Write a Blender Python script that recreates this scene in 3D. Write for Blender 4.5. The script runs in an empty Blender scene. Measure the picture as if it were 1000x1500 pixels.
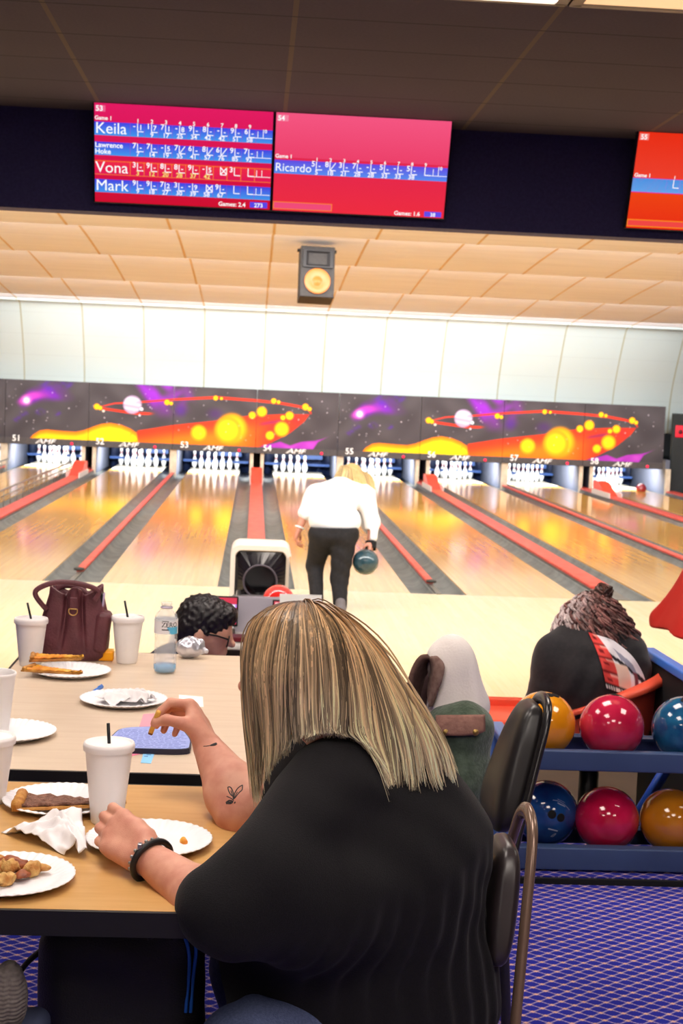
import bpy, math, random
import numpy as np
from mathutils import Vector, Matrix
random.seed(7); rng = np.random.default_rng(7)
SC = bpy.context.scene; COL = SC.collection
PI = math.pi
# ------------------------------------------------------------------ camera
F_PX, PITCH, YAW, ROLL, CAMH = 2204.127, 0.0814500, 0.0599574, 0.0423540, 1.8285
_cy, _sy, _cp, _sp = math.cos(YAW), math.sin(YAW), math.cos(PITCH), math.sin(PITCH)
FW = np.array([_sy*_cp, _cy*_cp, -_sp]); _rt = np.array([_cy, -_sy, 0.0]); _up = np.cross(_rt, FW)
RT = _rt*math.cos(ROLL) + _up*math.sin(ROLL); UP = _up*math.cos(ROLL) - _rt*math.sin(ROLL)
EYE = np.array([0, 0, CAMH])
def _ray(x, y): return FW + RT*(x-500)/F_PX - UP*(y-750)/F_PX
def at(x, y, Y):                     # point seen in the photo at x, y that lies at distance Y down the hall
    d = _ray(x, y); return EYE + d*(Y/d[1])
def atz(x, y, z):                    # ... that lies on the level z
    d = _ray(x, y); return EYE + d*((z-EYE[2])/d[2])
def atx(x, y, X):
    d = _ray(x, y); return EYE + d*(X/d[0])
# ------------------------------------------------------------------ colours and materials
def s2l(c):
    c = np.asarray(c, float)/255.0
    return np.where(c <= 0.04045, c/12.92, ((c+0.055)/1.055)**2.4)
def L(c): return tuple(float(v) for v in s2l(c)) + (1.0,)
MATS = {}
def _base(name):
    m = bpy.data.materials.new(name); m.use_nodes = True
    nt = m.node_tree; b = nt.nodes['Principled BSDF']; return m, nt, b
def mat(name, col, rough=0.5, metal=0.0, spec=0.5, var=None, bump=None, coat=0.0, emis=None, alpha=None, trans=0.0, ior=1.45, sheen=0.0):
    """plain or mottled surface; var=(scale, other colour), bump=(scale, strength)"""
    if name in MATS: return MATS[name]
    m, nt, b = _base(name); N = nt.nodes; K = nt.links
    b.inputs['Base Color'].default_value = L(col); b.inputs['Roughness'].default_value = rough
    b.inputs['Metallic'].default_value = metal; b.inputs['Specular IOR Level'].default_value = spec
    b.inputs['Coat Weight'].default_value = coat; b.inputs['Coat Roughness'].default_value = 0.06
    b.inputs['Transmission Weight'].default_value = trans; b.inputs['IOR'].default_value = ior
    b.inputs['Sheen Weight'].default_value = sheen
    if emis: b.inputs['Emission Color'].default_value = L(emis[0]); b.inputs['Emission Strength'].default_value = emis[1]
    if alpha is not None: b.inputs['Alpha'].default_value = alpha
    if var or bump:
        tc = N.new('ShaderNodeTexCoord')
    if var:
        nz = N.new('ShaderNodeTexNoise'); nz.inputs['Scale'].default_value = var[0]; nz.inputs['Detail'].default_value = 5
        K.new(tc.outputs['Object'], nz.inputs['Vector'])
        rp = N.new('ShaderNodeValToRGB'); rp.color_ramp.elements[0].position = 0.36; rp.color_ramp.elements[1].position = 0.66
        rp.color_ramp.elements[0].color = L(col); rp.color_ramp.elements[1].color = L(var[1])
        K.new(nz.outputs['Fac'], rp.inputs['Fac']); K.new(rp.outputs['Color'], b.inputs['Base Color'])
    if bump:
        n2 = N.new('ShaderNodeTexNoise'); n2.inputs['Scale'].default_value = bump[0]; n2.inputs['Detail'].default_value = 3
        K.new(tc.outputs['Object'], n2.inputs['Vector'])
        bp = N.new('ShaderNodeBump'); bp.inputs['Strength'].default_value = bump[1]; bp.inputs['Distance'].default_value = 0.01
        K.new(n2.outputs['Fac'], bp.inputs['Height']); K.new(bp.outputs['Normal'], b.inputs['Normal'])
    MATS[name] = m; return m
def vmat(name, rough=0.5, spec=0.4, emit=None, metal=0.0):
    """surface whose printed pattern is stored per vertex"""
    if name in MATS: return MATS[name]
    m, nt, b = _base(name)
    a = nt.nodes.new('ShaderNodeVertexColor'); a.layer_name = 'Col'
    b.inputs['Roughness'].default_value = rough; b.inputs['Specular IOR Level'].default_value = spec; b.inputs['Metallic'].default_value = metal
    if emit:
        b.inputs['Base Color'].default_value = (0.01, 0.01, 0.01, 1)
        nt.links.new(a.outputs['Color'], b.inputs['Emission Color']); b.inputs['Emission Strength'].default_value = emit
    else: nt.links.new(a.outputs['Color'], b.inputs['Base Color'])
    MATS[name] = m; return m
class NB:
    """small node-graph writer"""
    def __init__(s, name): s.m, s.nt, s.b = _base(name); MATS[name] = s.m
    def n(s, t, **kw):
        q = s.nt.nodes.new(t)
        for k, v in kw.items(): setattr(q, k, v)
        return q
    def link(s, a, b): s.nt.links.new(a, b)
    def math(s, op, a, b=None, c=None):
        q = s.n('ShaderNodeMath', operation=op)
        for i, v in enumerate((a, b, c)):
            if v is None: continue
            if isinstance(v, (int, float)): q.inputs[i].default_value = v
            else: s.link(v, q.inputs[i])
        return q.outputs[0]
    def pos(s):
        g = s.n('ShaderNodeNewGeometry'); x = s.n('ShaderNodeSeparateXYZ'); s.link(g.outputs['Position'], x.inputs[0]); s.P = g.outputs['Position']
        return x.outputs
    def noise(s, vec, scale, detail=3):
        q = s.n('ShaderNodeTexNoise'); q.inputs['Scale'].default_value = scale; q.inputs['Detail'].default_value = detail
        s.link(vec, q.inputs['Vector']); return q.outputs['Fac']
    def mapping(s, vec, scale):
        q = s.n('ShaderNodeMapping'); q.inputs['Scale'].default_value = scale; s.link(vec, q.inputs['Vector']); return q.outputs[0]
    def mix(s, f, a, b):
        q = s.n('ShaderNodeMix', data_type='RGBA')
        if isinstance(f, (int, float)): q.inputs[0].default_value = f
        else: s.link(f, q.inputs[0])
        for i, v in ((6, a), (7, b)):
            if isinstance(v, tuple): q.inputs[i].default_value = v
            else: s.link(v, q.inputs[i])
        return q.outputs[2]
    def sstep(s, v, lo, hi):
        q = s.n('ShaderNodeMapRange', interpolation_type='SMOOTHSTEP')
        s.link(v, q.inputs['Value']); q.inputs['From Min'].default_value = lo; q.inputs['From Max'].default_value = hi
        return q.outputs['Result']
    def out(s, col=None, rough=None, spec=None, height=None, dist=0.01, strength=0.5):
        if col is not None: s.link(col, s.b.inputs['Base Color'])
        if rough is not None: s.b.inputs['Roughness'].default_value = rough
        if spec is not None: s.b.inputs['Specular IOR Level'].default_value = spec
        if height is not None:
            bp = s.n('ShaderNodeBump'); bp.inputs['Distance'].default_value = dist; bp.inputs['Strength'].default_value = strength
            s.link(height, bp.inputs['Height']); s.link(bp.outputs[0], s.b.inputs['Normal'])
        return s.m
# ------------------------------------------------------------------ objects
def tag(o, label=None, cat=None, group=None, kind=None):
    if label: o['label'] = label
    if cat: o['category'] = cat
    if group: o['group'] = group
    if kind: o['kind'] = kind
    return o
def thing(name, label, cat, loc=(0, 0, 0), rz=0.0, group=None):
    o = bpy.data.objects.new(name, None); COL.objects.link(o); o.empty_display_size = 0.05
    o.location = tuple(map(float, loc)); o.rotation_euler = (0, 0, rz)
    return tag(o, label, cat, group)
class G:
    """mesh collector"""
    def __init__(s): s.v = []; s.f = []; s.c = []; s.n = 0; s.sm = []
    def add(s, v, f, col=None, smooth=False):
        v = np.asarray(v, float).reshape(-1, 3); s.v.append(v)
        s.f += [tuple(int(i)+s.n for i in q) for q in f]; s.sm += [smooth]*len(f)
        if col is None: col = (1, 1, 1)
        col = np.asarray(col, float)
        s.c.append(np.broadcast_to(col[:3], (len(v), 3)) if col.ndim == 1 else col[:, :3]); s.n += len(v); return s
    def box(s, c, size, R=None, col=None, taper=1.0):
        x, y, z = np.asarray(size, float)/2
        v = np.array([[-x,-y,-z],[x,-y,-z],[x,y,-z],[-x,y,-z],[-x*taper,-y*taper,z],[x*taper,-y*taper,z],[x*taper,y*taper,z],[-x*taper,y*taper,z]])
        if R is not None: v = v @ np.asarray(R).T
        return s.add(v+np.asarray(c), [(0,3,2,1),(4,5,6,7),(0,1,5,4),(1,2,6,5),(2,3,7,6),(3,0,4,7)], col)
    def rbox(s, c, size, r, R=None, col=None, seg=3):
        """box with rounded edges"""
        h = np.asarray(size, float)/2; r = min(r, *(h*0.999))
        half = np.tan(np.linspace(-PI/4, 0, seg+1)); g = np.concatenate([half, -half[::-1]]); sgn = np.concatenate([-np.ones(seg+1), np.ones(seg+1)])
        V = []; Fc = []; k = 0; m = len(g)
        for d in range(3):
            for sg in (-1, 1):
                U, W = np.meshgrid(g, g, indexing='ij'); SU, SW = np.meshgrid(sgn, sgn, indexing='ij')
                q = np.zeros((m*m, 3)); q[:, d] = sg; q[:, (d+1) % 3] = U.ravel(); q[:, (d+2) % 3] = W.ravel()
                co = np.zeros((m*m, 3)); co[:, d] = sg; co[:, (d+1) % 3] = SU.ravel(); co[:, (d+2) % 3] = SW.ravel()
                V.append(co*(h-r)+q/np.linalg.norm(q, axis=1)[:, None]*r)
                for i in range(m-1):
                    for j in range(m-1):
                        f = (k+i*m+j, k+(i+1)*m+j, k+(i+1)*m+j+1, k+i*m+j+1)
                        Fc.append(f if sg > 0 else f[::-1])
                k += m*m
        V = np.concatenate(V)
        if R is not None: V = V @ np.asarray(R).T
        return s.add(V+np.asarray(c), Fc, col, True)
    def lathe(s, prof, c=(0, 0, 0), n=24, R=None, col=None, caps=True, smooth=True, wav=None):
        """profile [(radius, height)] turned about z; wav(r, z, angle) -> (r, z)"""
        V = []; m = len(prof); A = np.linspace(0, 2*PI, n, endpoint=False)
        for (r, z) in prof:
            rr = np.full(n, r, float); zz = np.full(n, z, float)
            if wav: rr, zz = wav(r, z, A)
            V.append(np.stack([rr*np.cos(A), rr*np.sin(A), zz], 1))
        V = np.concatenate(V); Fc = []
        for i in range(m-1):
            for j in range(n): Fc.append((i*n+j, i*n+(j+1) % n, (i+1)*n+(j+1) % n, (i+1)*n+j))
        if caps:
            if prof[0][0] > 1e-5: Fc.append(tuple(range(n))[::-1])
            if prof[-1][0] > 1e-5: Fc.append(tuple((m-1)*n+j for j in range(n)))
        if R is not None: V = V @ np.asarray(R).T
        return s.add(V+np.asarray(c), Fc, col, smooth)
    def tube(s, pts, r, n=8, col=None, caps=True, closed=False, flat=1.0, up=None):
        P = np.asarray(pts, float); m = len(P); r = np.broadcast_to(np.asarray(r, float), (m,))
        T = np.gradient(P, axis=0) if not closed else (np.roll(P, -1, 0)-np.roll(P, 1, 0))
        T /= np.linalg.norm(T, axis=1)[:, None]+1e-12
        u = np.array([0, 0, 1.0]) if up is None else np.asarray(up, float)
        if abs(T[0] @ u) > 0.95: u = np.array([1.0, 0, 0])
        A = np.linspace(0, 2*PI, n, endpoint=False)+PI/n; V = []
        for i in range(m):
            a = np.cross(T[i], u); a /= np.linalg.norm(a)+1e-12; b = np.cross(a, T[i]); 
            if up is None: u = b
            V.append(P[i]+r[i]*(np.cos(A)[:, None]*a+flat*np.sin(A)[:, None]*b))
        V = np.concatenate(V); Fc = []
        for i in range(m if closed else m-1):
            k = (i+1) % m
            for j in range(n): Fc.append((i*n+j, i*n+(j+1) % n, k*n+(j+1) % n, k*n+j))
        if caps and not closed: Fc += [tuple(range(n))[::-1], tuple((m-1)*n+j for j in range(n))]
        c = None
        if col is not None:
            c = np.asarray(col, float)
            if c.ndim == 2: c = np.repeat(c, n, 0)
        return s.add(V, Fc, c, n > 5)
    def sphere(s, c, r, n=24, R=None, col=None):
        r = np.broadcast_to(np.asarray(r, float), (3,)); m = n//2
        V = [[0, 0, -1]]; 
        for i in range(1, m):
            t = -PI/2+PI*i/m
            for j in range(n): V.append([math.cos(t)*math.cos(2*PI*j/n), math.cos(t)*math.sin(2*PI*j/n), math.sin(t)])
        V.append([0, 0, 1]); V = np.array(V); Fc = []
        for j in range(n): Fc.append((0, 1+(j+1) % n, 1+j))
        for i in range(m-2):
            for j in range(n): Fc.append((1+i*n+j, 1+i*n+(j+1) % n, 1+(i+1)*n+(j+1) % n, 1+(i+1)*n+j))
        e = len(V)-1
        for j in range(n): Fc.append((e, 1+(m-2)*n+j, 1+(m-2)*n+(j+1) % n))
        V = V*r
        if R is not None: V = V @ np.asarray(R).T
        return s.add(V+np.asarray(c), Fc, col, True)
    def grid(s, P, col=None, smooth=True, thick=0.0):
        """P: (m, n, 3) sheet; thick > 0 gives it a second side"""
        P = np.asarray(P, float); m, n = P.shape[:2]; V = P.reshape(-1, 3)
        Fc = [(i*n+j, (i+1)*n+j, (i+1)*n+j+1, i*n+j+1) for i in range(m-1) for j in range(n-1)]
        c = None if col is None else np.asarray(col, float)
        if c is not None and c.ndim == 3: c = c.reshape(-1, 3)
        if thick:
            du = np.gradient(P, axis=0); dv = np.gradient(P, axis=1); N = np.cross(du, dv); N /= np.linalg.norm(N, axis=2)[..., None]+1e-12
            V2 = (P-N*thick).reshape(-1, 3); k = m*n
            Fc += [tuple(i+k for i in f[::-1]) for f in list(Fc)]
            b = [i*n for i in range(m)]; ring = [j for j in range(n)]+[i*n+n-1 for i in range(1, m)]+[(m-1)*n+j for j in range(n-2, -1, -1)]+[i*n for i in range(m-2, 0, -1)]
            for a, d in zip(ring, ring[1:]+ring[:1]): Fc.append((a, d, d+k, a+k))
            V = np.concatenate([V, V2])
            if c is not None and c.ndim == 2: c = np.concatenate([c, c])
        return s.add(V, Fc, c, smooth)
    def poly(s, pts, depth, o=(0, 0, 0), ax=((1, 0, 0), (0, 0, 1)), col=None):
        """outline pts (u, v) extruded by depth along ax0 x ax1"""
        a, b = (np.asarray(q, float) for q in ax); nn = np.cross(a, b); o = np.asarray(o, float)
        p = np.array([o+a*u+b*v for u, v in pts]); k = len(p)
        V = np.concatenate([p, p-nn*depth]); Fc = [tuple(range(k)), tuple(range(k, 2*k))[::-1]]
        Fc += [(i, i+k, (i+1) % k+k, (i+1) % k) for i in range(k)]
        return s.add(V, Fc, col)
    def text(s, body, size, o, ax=((1, 0, 0), (0, 0, 1)), col=None, align='LEFT', sx=1.0, shear=0.0, bold=0.0, depth=0.0):
        v, f = text_mesh(body, align, shear, bold)
        a, b = (np.asarray(q, float) for q in ax)
        V = np.asarray(o, float)+np.outer(v[:, 0]*size*sx, a)+np.outer(v[:, 1]*size, b)
        return s.add(V, f, col)
    def build(s, name, m, parent=None, loc=(0, 0, 0), world=True):
        """link as ONE mesh; with world=True the points are world points and get the parent's place subtracted"""
        V = np.concatenate(s.v); off = np.zeros(3)
        if world:
            off = np.array(parent.location) if parent is not None else np.asarray(loc, float)
            if parent is not None and parent.parent is not None: off = off+np.array(parent.parent.location)
        V = V-off
        me = bpy.data.meshes.new(name); me.from_pydata(V.tolist(), [], s.f)
        me.polygons.foreach_set('use_smooth', s.sm)
        ca = me.color_attributes.new('Col', 'FLOAT_COLOR', 'POINT')
        C = np.ones((len(V), 4)); C[:, :3] = np.concatenate(s.c); ca.data.foreach_set('color', C.ravel())
        me.materials.append(m); me.update()
        o = bpy.data.objects.new(name, me); COL.objects.link(o)
        if parent is not None: o.parent = parent
        else: o.location = tuple(map(float, loc))
        return o
_TX = {}
def text_mesh(body, align='LEFT', shear=0.0, bold=0.0):
    k = (body, align, shear, bold)
    if k in _TX: return _TX[k]
    cu = bpy.data.curves.new('lettering', 'FONT'); cu.body = body; cu.align_x = align; cu.size = 1.0; cu.shear = shear; cu.offset = bold; cu.resolution_u = 3
    o = bpy.data.objects.new('lettering', cu); COL.objects.link(o)
    bpy.context.view_layer.update()
    dg = bpy.context.evaluated_depsgraph_get(); ev = o.evaluated_get(dg); me = ev.to_mesh()
    v = np.array([p.co[:] for p in me.vertices]).reshape(-1, 3); f = [tuple(p.vertices) for p in me.polygons]
    ev.to_mesh_clear(); bpy.data.objects.remove(o); bpy.data.curves.remove(cu)
    _TX[k] = (v, f); return _TX[k]
def struct(name, g, m): return tag(g.build(name, m), kind='structure')
def copy_thing(root, loc, rz=0.0, label=None, group=None):
    r = root.copy(); COL.objects.link(r); r.location = tuple(map(float, loc)); r.rotation_euler = (0, 0, rz)
    if label: r['label'] = label
    if group: r['group'] = group
    for ch in list(root.children):
        c = ch.copy(); COL.objects.link(c); c.parent = r
        for gch in list(ch.children):
            d = gch.copy(); COL.objects.link(d); d.parent = c
    return r
def Rz(a): c, s = math.cos(a), math.sin(a); return np.array([[c, -s, 0], [s, c, 0], [0, 0, 1.0]])
def Rx(a): c, s = math.cos(a), math.sin(a); return np.array([[1.0, 0, 0], [0, c, -s], [0, s, c]])
def Ry(a): c, s = math.cos(a), math.sin(a); return np.array([[c, 0, s], [0, 1.0, 0], [-s, 0, c]])
def spline(pts, n):
    """Catmull-Rom through pts"""
    P = np.asarray(pts, float); m = len(P); t = np.linspace(0, m-1, n); i = np.clip(t.astype(int), 0, m-2); u = (t-i)[:, None]
    p0 = P[np.clip(i-1, 0, m-1)]; p1 = P[i]; p2 = P[i+1]; p3 = P[np.clip(i+2, 0, m-1)]
    return 0.5*((2*p1)+(-p0+p2)*u+(2*p0-5*p1+4*p2-p3)*u**2+(-p0+3*p1-3*p2+p3)*u**3)
# ------------------------------------------------------------------ blended solid shapes (bodies, cloth, bags)
def rc(a, b, ra, rb):
    a = np.asarray(a, np.float32); b = np.asarray(b, np.float32); ba = b-a; l2 = float(ba @ ba)+1e-12
    def f(P):
        h = np.clip((P-a) @ ba/l2, 0, 1); q = P-a-h[:, None]*ba
        return np.sqrt((q*q).sum(1))-(ra+(rb-ra)*h)
    c = (a+b)/2; f.bs = (c, math.sqrt(l2)/2+max(ra, rb)); return f
def el(c, r, R=None):
    c = np.asarray(c, np.float32); r = np.asarray(r, np.float32); M = None if R is None else np.asarray(R, np.float32)
    def f(P):
        q = P-c
        if M is not None: q = q @ M
        k0 = np.sqrt(((q/r)**2).sum(1)); k1 = np.sqrt(((q/(r*r))**2).sum(1))+1e-9
        return k0*(k0-1)/k1
    f.bs = (c, float(r.max())); return f
def rbx(c, half, rad, R=None):
    c = np.asarray(c, np.float32); h = np.asarray(half, np.float32)-rad; M = None if R is None else np.asarray(R, np.float32)
    def f(P):
        q = P-c
        if M is not None: q = q @ M
        q = np.abs(q)-h
        return np.sqrt((np.maximum(q, 0)**2).sum(1))+np.minimum(q.max(1), 0)-rad
    f.bs = (c, float(np.linalg.norm(np.asarray(half)))); return f
def chain(pts, rad, k=0.01):
    """bent limb: a run of tapered pieces"""
    return [(rc(pts[i], pts[i+1], rad[i], rad[i+1]), k) for i in range(len(pts)-1)]
class Solid:
    def __init__(s): s.p = []; s.cut = []; s.disp = None
    def add(s, f, k=0.01): s.p.append((f, k)); return s
    def ext(s, l): s.p += l; return s
    def sub(s, f, k=0.005): s.cut.append((f, k)); return s
    def bounds(s):
        lo = np.min([f.bs[0]-f.bs[1] for f, k in s.p], 0); hi = np.max([f.bs[0]+f.bs[1] for f, k in s.p], 0); return lo-0.03, hi+0.03
    def __call__(s, P):
        P = np.asarray(P, np.float32); c = P.mean(0); R = float(np.sqrt(((P-c)**2).sum(1).max()))
        d = np.full(len(P), 0.5, np.float32); 
        for f, k in s.p:
            if np.linalg.norm(f.bs[0]-c)-f.bs[1]-R > 0.12: continue
            e = f(P)
            if k > 0:
                h = np.maximum(k-np.abs(d-e), 0)/k; d = np.minimum(d, e)-h*h*k*0.25
            else: d = np.minimum(d, e)
        for f, k in s.cut:
            if np.linalg.norm(f.bs[0]-c)-f.bs[1]-R > 0.12: continue
            e = -f(P); h = np.maximum(k-np.abs(d-e), 0)/k; d = np.maximum(d, e)+h*h*k*0.25
        if s.disp is not None: d = d-s.disp(P)
        return d
    def grad(s, P, e=0.004):
        g = np.stack([s(P+np.eye(3, dtype=np.float32)[i]*e)-s(P-np.eye(3, dtype=np.float32)[i]*e) for i in range(3)], 1)
        return g/(np.linalg.norm(g, axis=1)[:, None]+1e-9)
    def mesh(s, h, B=8):
        """skin of the solid at spacing h (surface nets over the cells near the surface)"""
        lo, hi = s.bounds(); nb = np.ceil((hi-lo)/(h*B)).astype(int)
        I = np.stack(np.meshgrid(*[np.arange(n) for n in nb], indexing='ij'), -1).reshape(-1, 3)
        keep = []
        for ch in np.array_split(I, max(1, len(I)//400)):
            C = lo+(ch+0.5)*h*B; keep.append(ch[np.abs(s(C)) < h*B*1.6])
        I = np.concatenate(keep); n1 = B+1
        loc = np.stack(np.meshgrid(*[np.arange(n1)]*3, indexing='ij'), -1).reshape(-1, 3)
        N = (nb*B+2).astype(np.int64); key = lambda c: (c[..., 0]*N[1]+c[..., 1])*N[2]+c[..., 2]
        off8 = np.array([[i, j, k] for i in (0, 1) for j in (0, 1) for k in (0, 1)])
        edges = [(a, b) for a in range(8) for b in range(a+1, 8) if abs(off8[a]-off8[b]).sum() == 1]
        VK = []; VP = []; Q = []
        for blk in I:
            g = blk*B+loc; P = lo+g*h; d = s(P).reshape(n1, n1, n1)
            sg = d < 0
            if sg.all() or not sg.any(): continue
            corner = [d[o[0]:o[0]+B, o[1]:o[1]+B, o[2]:o[2]+B] for o in off8]
            cs = np.stack([c < 0 for c in corner], -1); act = cs.any(-1) & ~cs.all(-1)
            idx = np.argwhere(act); dv = np.stack([c[act] for c in corner], -1)
            acc = np.zeros((len(idx), 3)); cnt = np.zeros(len(idx))
            for a, b in edges:
                da, db = dv[:, a], dv[:, b]; cr = (da < 0) != (db < 0)
                t = np.where(cr, da/(da-db+1e-20), 0)[:, None]
                acc += np.where(cr[:, None], off8[a]+t*(off8[b]-off8[a]), 0); cnt += cr
            VP.append(lo+(blk*B+idx+acc/cnt[:, None])*h); VK.append(key((blk*B+idx).astype(np.int64)))
            for ax in range(3):
                sl0 = [slice(0, B)]*3; sl1 = list(sl0); sl1[ax] = slice(1, B+1)
                a = sg[tuple(sl0)]; b = sg[tuple(sl1)]; e = np.argwhere(a != b)
                if not len(e): continue
                fl = a[tuple(e.T)]; ge = (blk*B+e).astype(np.int64); u = np.zeros(3, np.int64); w = np.zeros(3, np.int64); u[(ax+1) % 3] = 1; w[(ax+2) % 3] = 1
                q = np.stack([key(ge-u-w), key(ge-w), key(ge), key(ge-u)], 1)
                q[~fl] = q[~fl][:, ::-1]; Q.append(q)
        VK = np.concatenate(VK); VP = np.concatenate(VP); Q = np.concatenate(Q)
        o = np.argsort(VK); VK = VK[o]; VP = VP[o]
        q = np.searchsorted(VK, Q); q = np.clip(q, 0, len(VK)-1); ok = (VK[q] == Q).all(1)
        return VP, q[ok]
    def build(s, name, h, m, parent=None, colf=None):
        v, f = s.mesh(h); g = G(); g.add(v, f.tolist(), None if colf is None else colf(v), True); return g.build(name, m, parent)
def waves(P, comps):
    """soft folds: sum of sines; comps = [(direction, wavelength, depth, phase)]"""
    o = np.zeros(len(P), np.float32)
    for d, w, a, ph in comps:
        d = np.asarray(d, np.float32); o += a*np.sin(P @ d*(2*PI/w)+ph+2.2*np.sin(P[:, 2]*7.3+P[:, 0]*5.1+ph)+1.3*np.sin(P[:, 0]*13.7-P[:, 2]*9.1+2*ph))*(.55+.45*np.sin(P[:, 0]*6.1+P[:, 2]*4.7+3*ph))
    return o
# =================================================================== THE HALL
LANES = {50: -5.713, 51: -4.139, 52: -2.382, 53: -0.808, 54: 0.948, 55: 2.522, 56: 4.278, 57: 5.852, 58: 7.609}
YF, YEND, FLOOR = 13.556, 33.0, 0.265
# ---- materials of the setting
def carpet_mat():
    b = NB('patterned_carpet'); p = b.pos()
    x = b.math('MULTIPLY', p[0], 1/0.0588); y = b.math('MULTIPLY', p[1], 1/0.045)
    u = b.math('FRACT', b.math('ADD', x, y)); v = b.math('FRACT', b.math('SUBTRACT', x, y))
    du = b.math('ABSOLUTE', b.math('SUBTRACT', u, 0.5)); dv = b.math('ABSOLUTE', b.math('SUBTRACT', v, 0.5))
    mx = b.math('MAXIMUM', du, dv); mn = b.math('MINIMUM', du, dv)
    rad = b.math('SQRT', b.math('ADD', b.math('MULTIPLY', du, du), b.math('MULTIPLY', dv, dv)))
    line = b.sstep(mx, 0.41, 0.455)
    dots = b.math('SINE', b.math('MULTIPLY', mn, 2*PI*5.5)); dots = b.sstep(dots, -0.5, 0.5)
    line = b.math('MULTIPLY', line, b.math('ADD', 0.35, b.math('MULTIPLY', dots, 0.65)))
    knot = b.sstep(mn, 0.33, 0.37)
    oval = b.sstep(rad, 0.40, 0.45)
    col = b.mix(oval, L((42, 48, 166)), L((96, 82, 164))); col = b.mix(line, col, L((190, 172, 214))); col = b.mix(knot, col, L((240, 192, 176)))
    nz = b.noise(b.P, 900, 2); col = b.mix(b.math('MULTIPLY', nz, 0.3), col, L((38, 34, 90)))
    return b.out(col, 0.95, 0.1, nz, 0.004, 0.5)
def wood_mat(name, c0, c1, c2, rough, board=0.027, spec=0.5, seam=0.25):
    b = NB(name); p = b.pos()
    i = b.math('FLOOR', b.math('MULTIPLY', p[0], 1/board)); j = b.math('FLOOR', b.math('ADD', b.math('MULTIPLY', p[1], 0.7), b.math('MULTIPLY', i, 0.37)))
    cv = b.n('ShaderNodeCombineXYZ'); b.link(i, cv.inputs[0]); b.link(j, cv.inputs[1])
    wn = b.n('ShaderNodeTexWhiteNoise', noise_dimensions='3D'); b.link(cv.outputs[0], wn.inputs['Vector'])
    g = b.noise(b.mapping(b.P, (60, 2.5, 1)), 1.0, 4)
    col = b.mix(wn.outputs['Value'], L(c0), L(c1)); col = b.mix(b.math('MULTIPLY', b.sstep(g, 0.45, 0.85), 0.55), col, L(c2))
    fx = b.math('ABSOLUTE', b.math('SUBTRACT', b.math('FRACT', b.math('MULTIPLY', p[0], 1/board)), 0.5))
    col = b.mix(b.math('MULTIPLY', b.sstep(fx, 0.46, 0.5), seam), col, L((120, 80, 40)))
    return b.out(col, rough, spec)
def ceil_dark_mat():
    b = NB('dark_ceiling_tile'); p = b.pos()
    fx = b.math('FRACT', b.math('ADD', b.math('MULTIPLY', b.math('ADD', p[0], 0.99), 1/1.1), 0.5)); fx = b.math('ABSOLUTE', b.math('SUBTRACT', fx, 0.5))
    fy = b.math('FRACT', b.math('ADD', b.math('MULTIPLY', b.math('SUBTRACT', p[1], 6.775), 1/0.575), 0.5)); fy = b.math('ABSOLUTE', b.math('SUBTRACT', fy, 0.5))
    lx = b.math('LESS_THAN', fx, 0.011); ly = b.math('LESS_THAN', fy, 0.010)
    nz = b.noise(b.P, 60, 5); n2 = b.noise(b.P, 1.3, 2)
    col = b.mix(nz, L((104, 92, 104)), L((84, 76, 88))); col = b.mix(b.math('MULTIPLY', n2, 0.5), col, L((66, 60, 78)))
    col = b.mix(lx, col, L((112, 96, 90))); col = b.mix(ly, col, L((50, 45, 50)))
    return b.out(col, 0.9, 0.2, nz, 0.004, 0.3)
def ceil_light_mat():
    b = NB('white_lane_ceiling_tile'); p = b.pos()
    f = b.math('ABSOLUTE', b.math('SUBTRACT', b.math('FRACT', b.math('ADD', b.math('MULTIPLY', b.math('ADD', p[0], 2.25), 1/1.195), 0.5)), 0.5))
    nz = b.noise(b.P, 0.9, 3)
    ln = b.math('MULTIPLY', b.math('SUBTRACT', 1, b.sstep(f, 0.010, 0.016)), b.math('ADD', 0.45, b.math('MULTIPLY', nz, 0.7)))
    st = b.noise(b.mapping(b.P, (0.6, 14, 14)), 1.0, 2)
    col = b.mix(b.sstep(st, 0.35, 0.75), L((238, 242, 250)), L((228, 232, 240)))
    col = b.mix(ln, col, L((205, 168, 92)))
    return b.out(col, 0.85, 0.2)
def wall_white_mat():
    b = NB('white_lane_wall'); p = b.pos()
    f = b.math('ABSOLUTE', b.math('SUBTRACT', b.math('FRACT', b.math('ADD', b.math('MULTIPLY', b.math('ADD', p[0], 2.25), 1/1.195), 0.5)), 0.5))
    nz = b.noise(b.P, 0.8, 3)
    ln = b.math('MULTIPLY', b.math('SUBTRACT', 1, b.sstep(f, 0.008, 0.013)), b.math('ADD', 0.35, b.math('MULTIPLY', nz, 0.6)))
    fz = b.math('ABSOLUTE', b.math('SUBTRACT', b.math('FRACT', b.math('MULTIPLY', p[2], 1/0.41)), 0.5))
    lz = b.math('MULTIPLY', b.math('SUBTRACT', 1, b.sstep(fz, 0.008, 0.02)), b.math('MULTIPLY', nz, 0.22))
    col = b.mix(nz, L((204, 216, 218)), L((194, 208, 210))); col = b.mix(ln, col, L((150, 140, 84))); col = b.mix(lz, col, L((120, 124, 124)))
    return b.out(col, 0.8, 0.2)
M_CARPET = carpet_mat()
M_LANE = wood_mat('lane_wood', (238, 186, 98), (226, 168, 82), (216, 156, 78), 0.10, spec=0.6)
M_APPR = wood_mat('approach_wood', (246, 224, 176), (243, 218, 166), (234, 204, 148), 0.16, board=0.055, seam=0.10)
M_CEILD = ceil_dark_mat(); M_CEILL = ceil_light_mat(); M_WALLW = wall_white_mat()
M_NAVY = mat('navy_soffit_paint', (66, 62, 112), 0.75, var=(60, (58, 54, 100)))
M_DARKW = mat('dark_wall_paint', (40, 42, 44), 0.8, var=(2, (32, 36, 36)))
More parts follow.
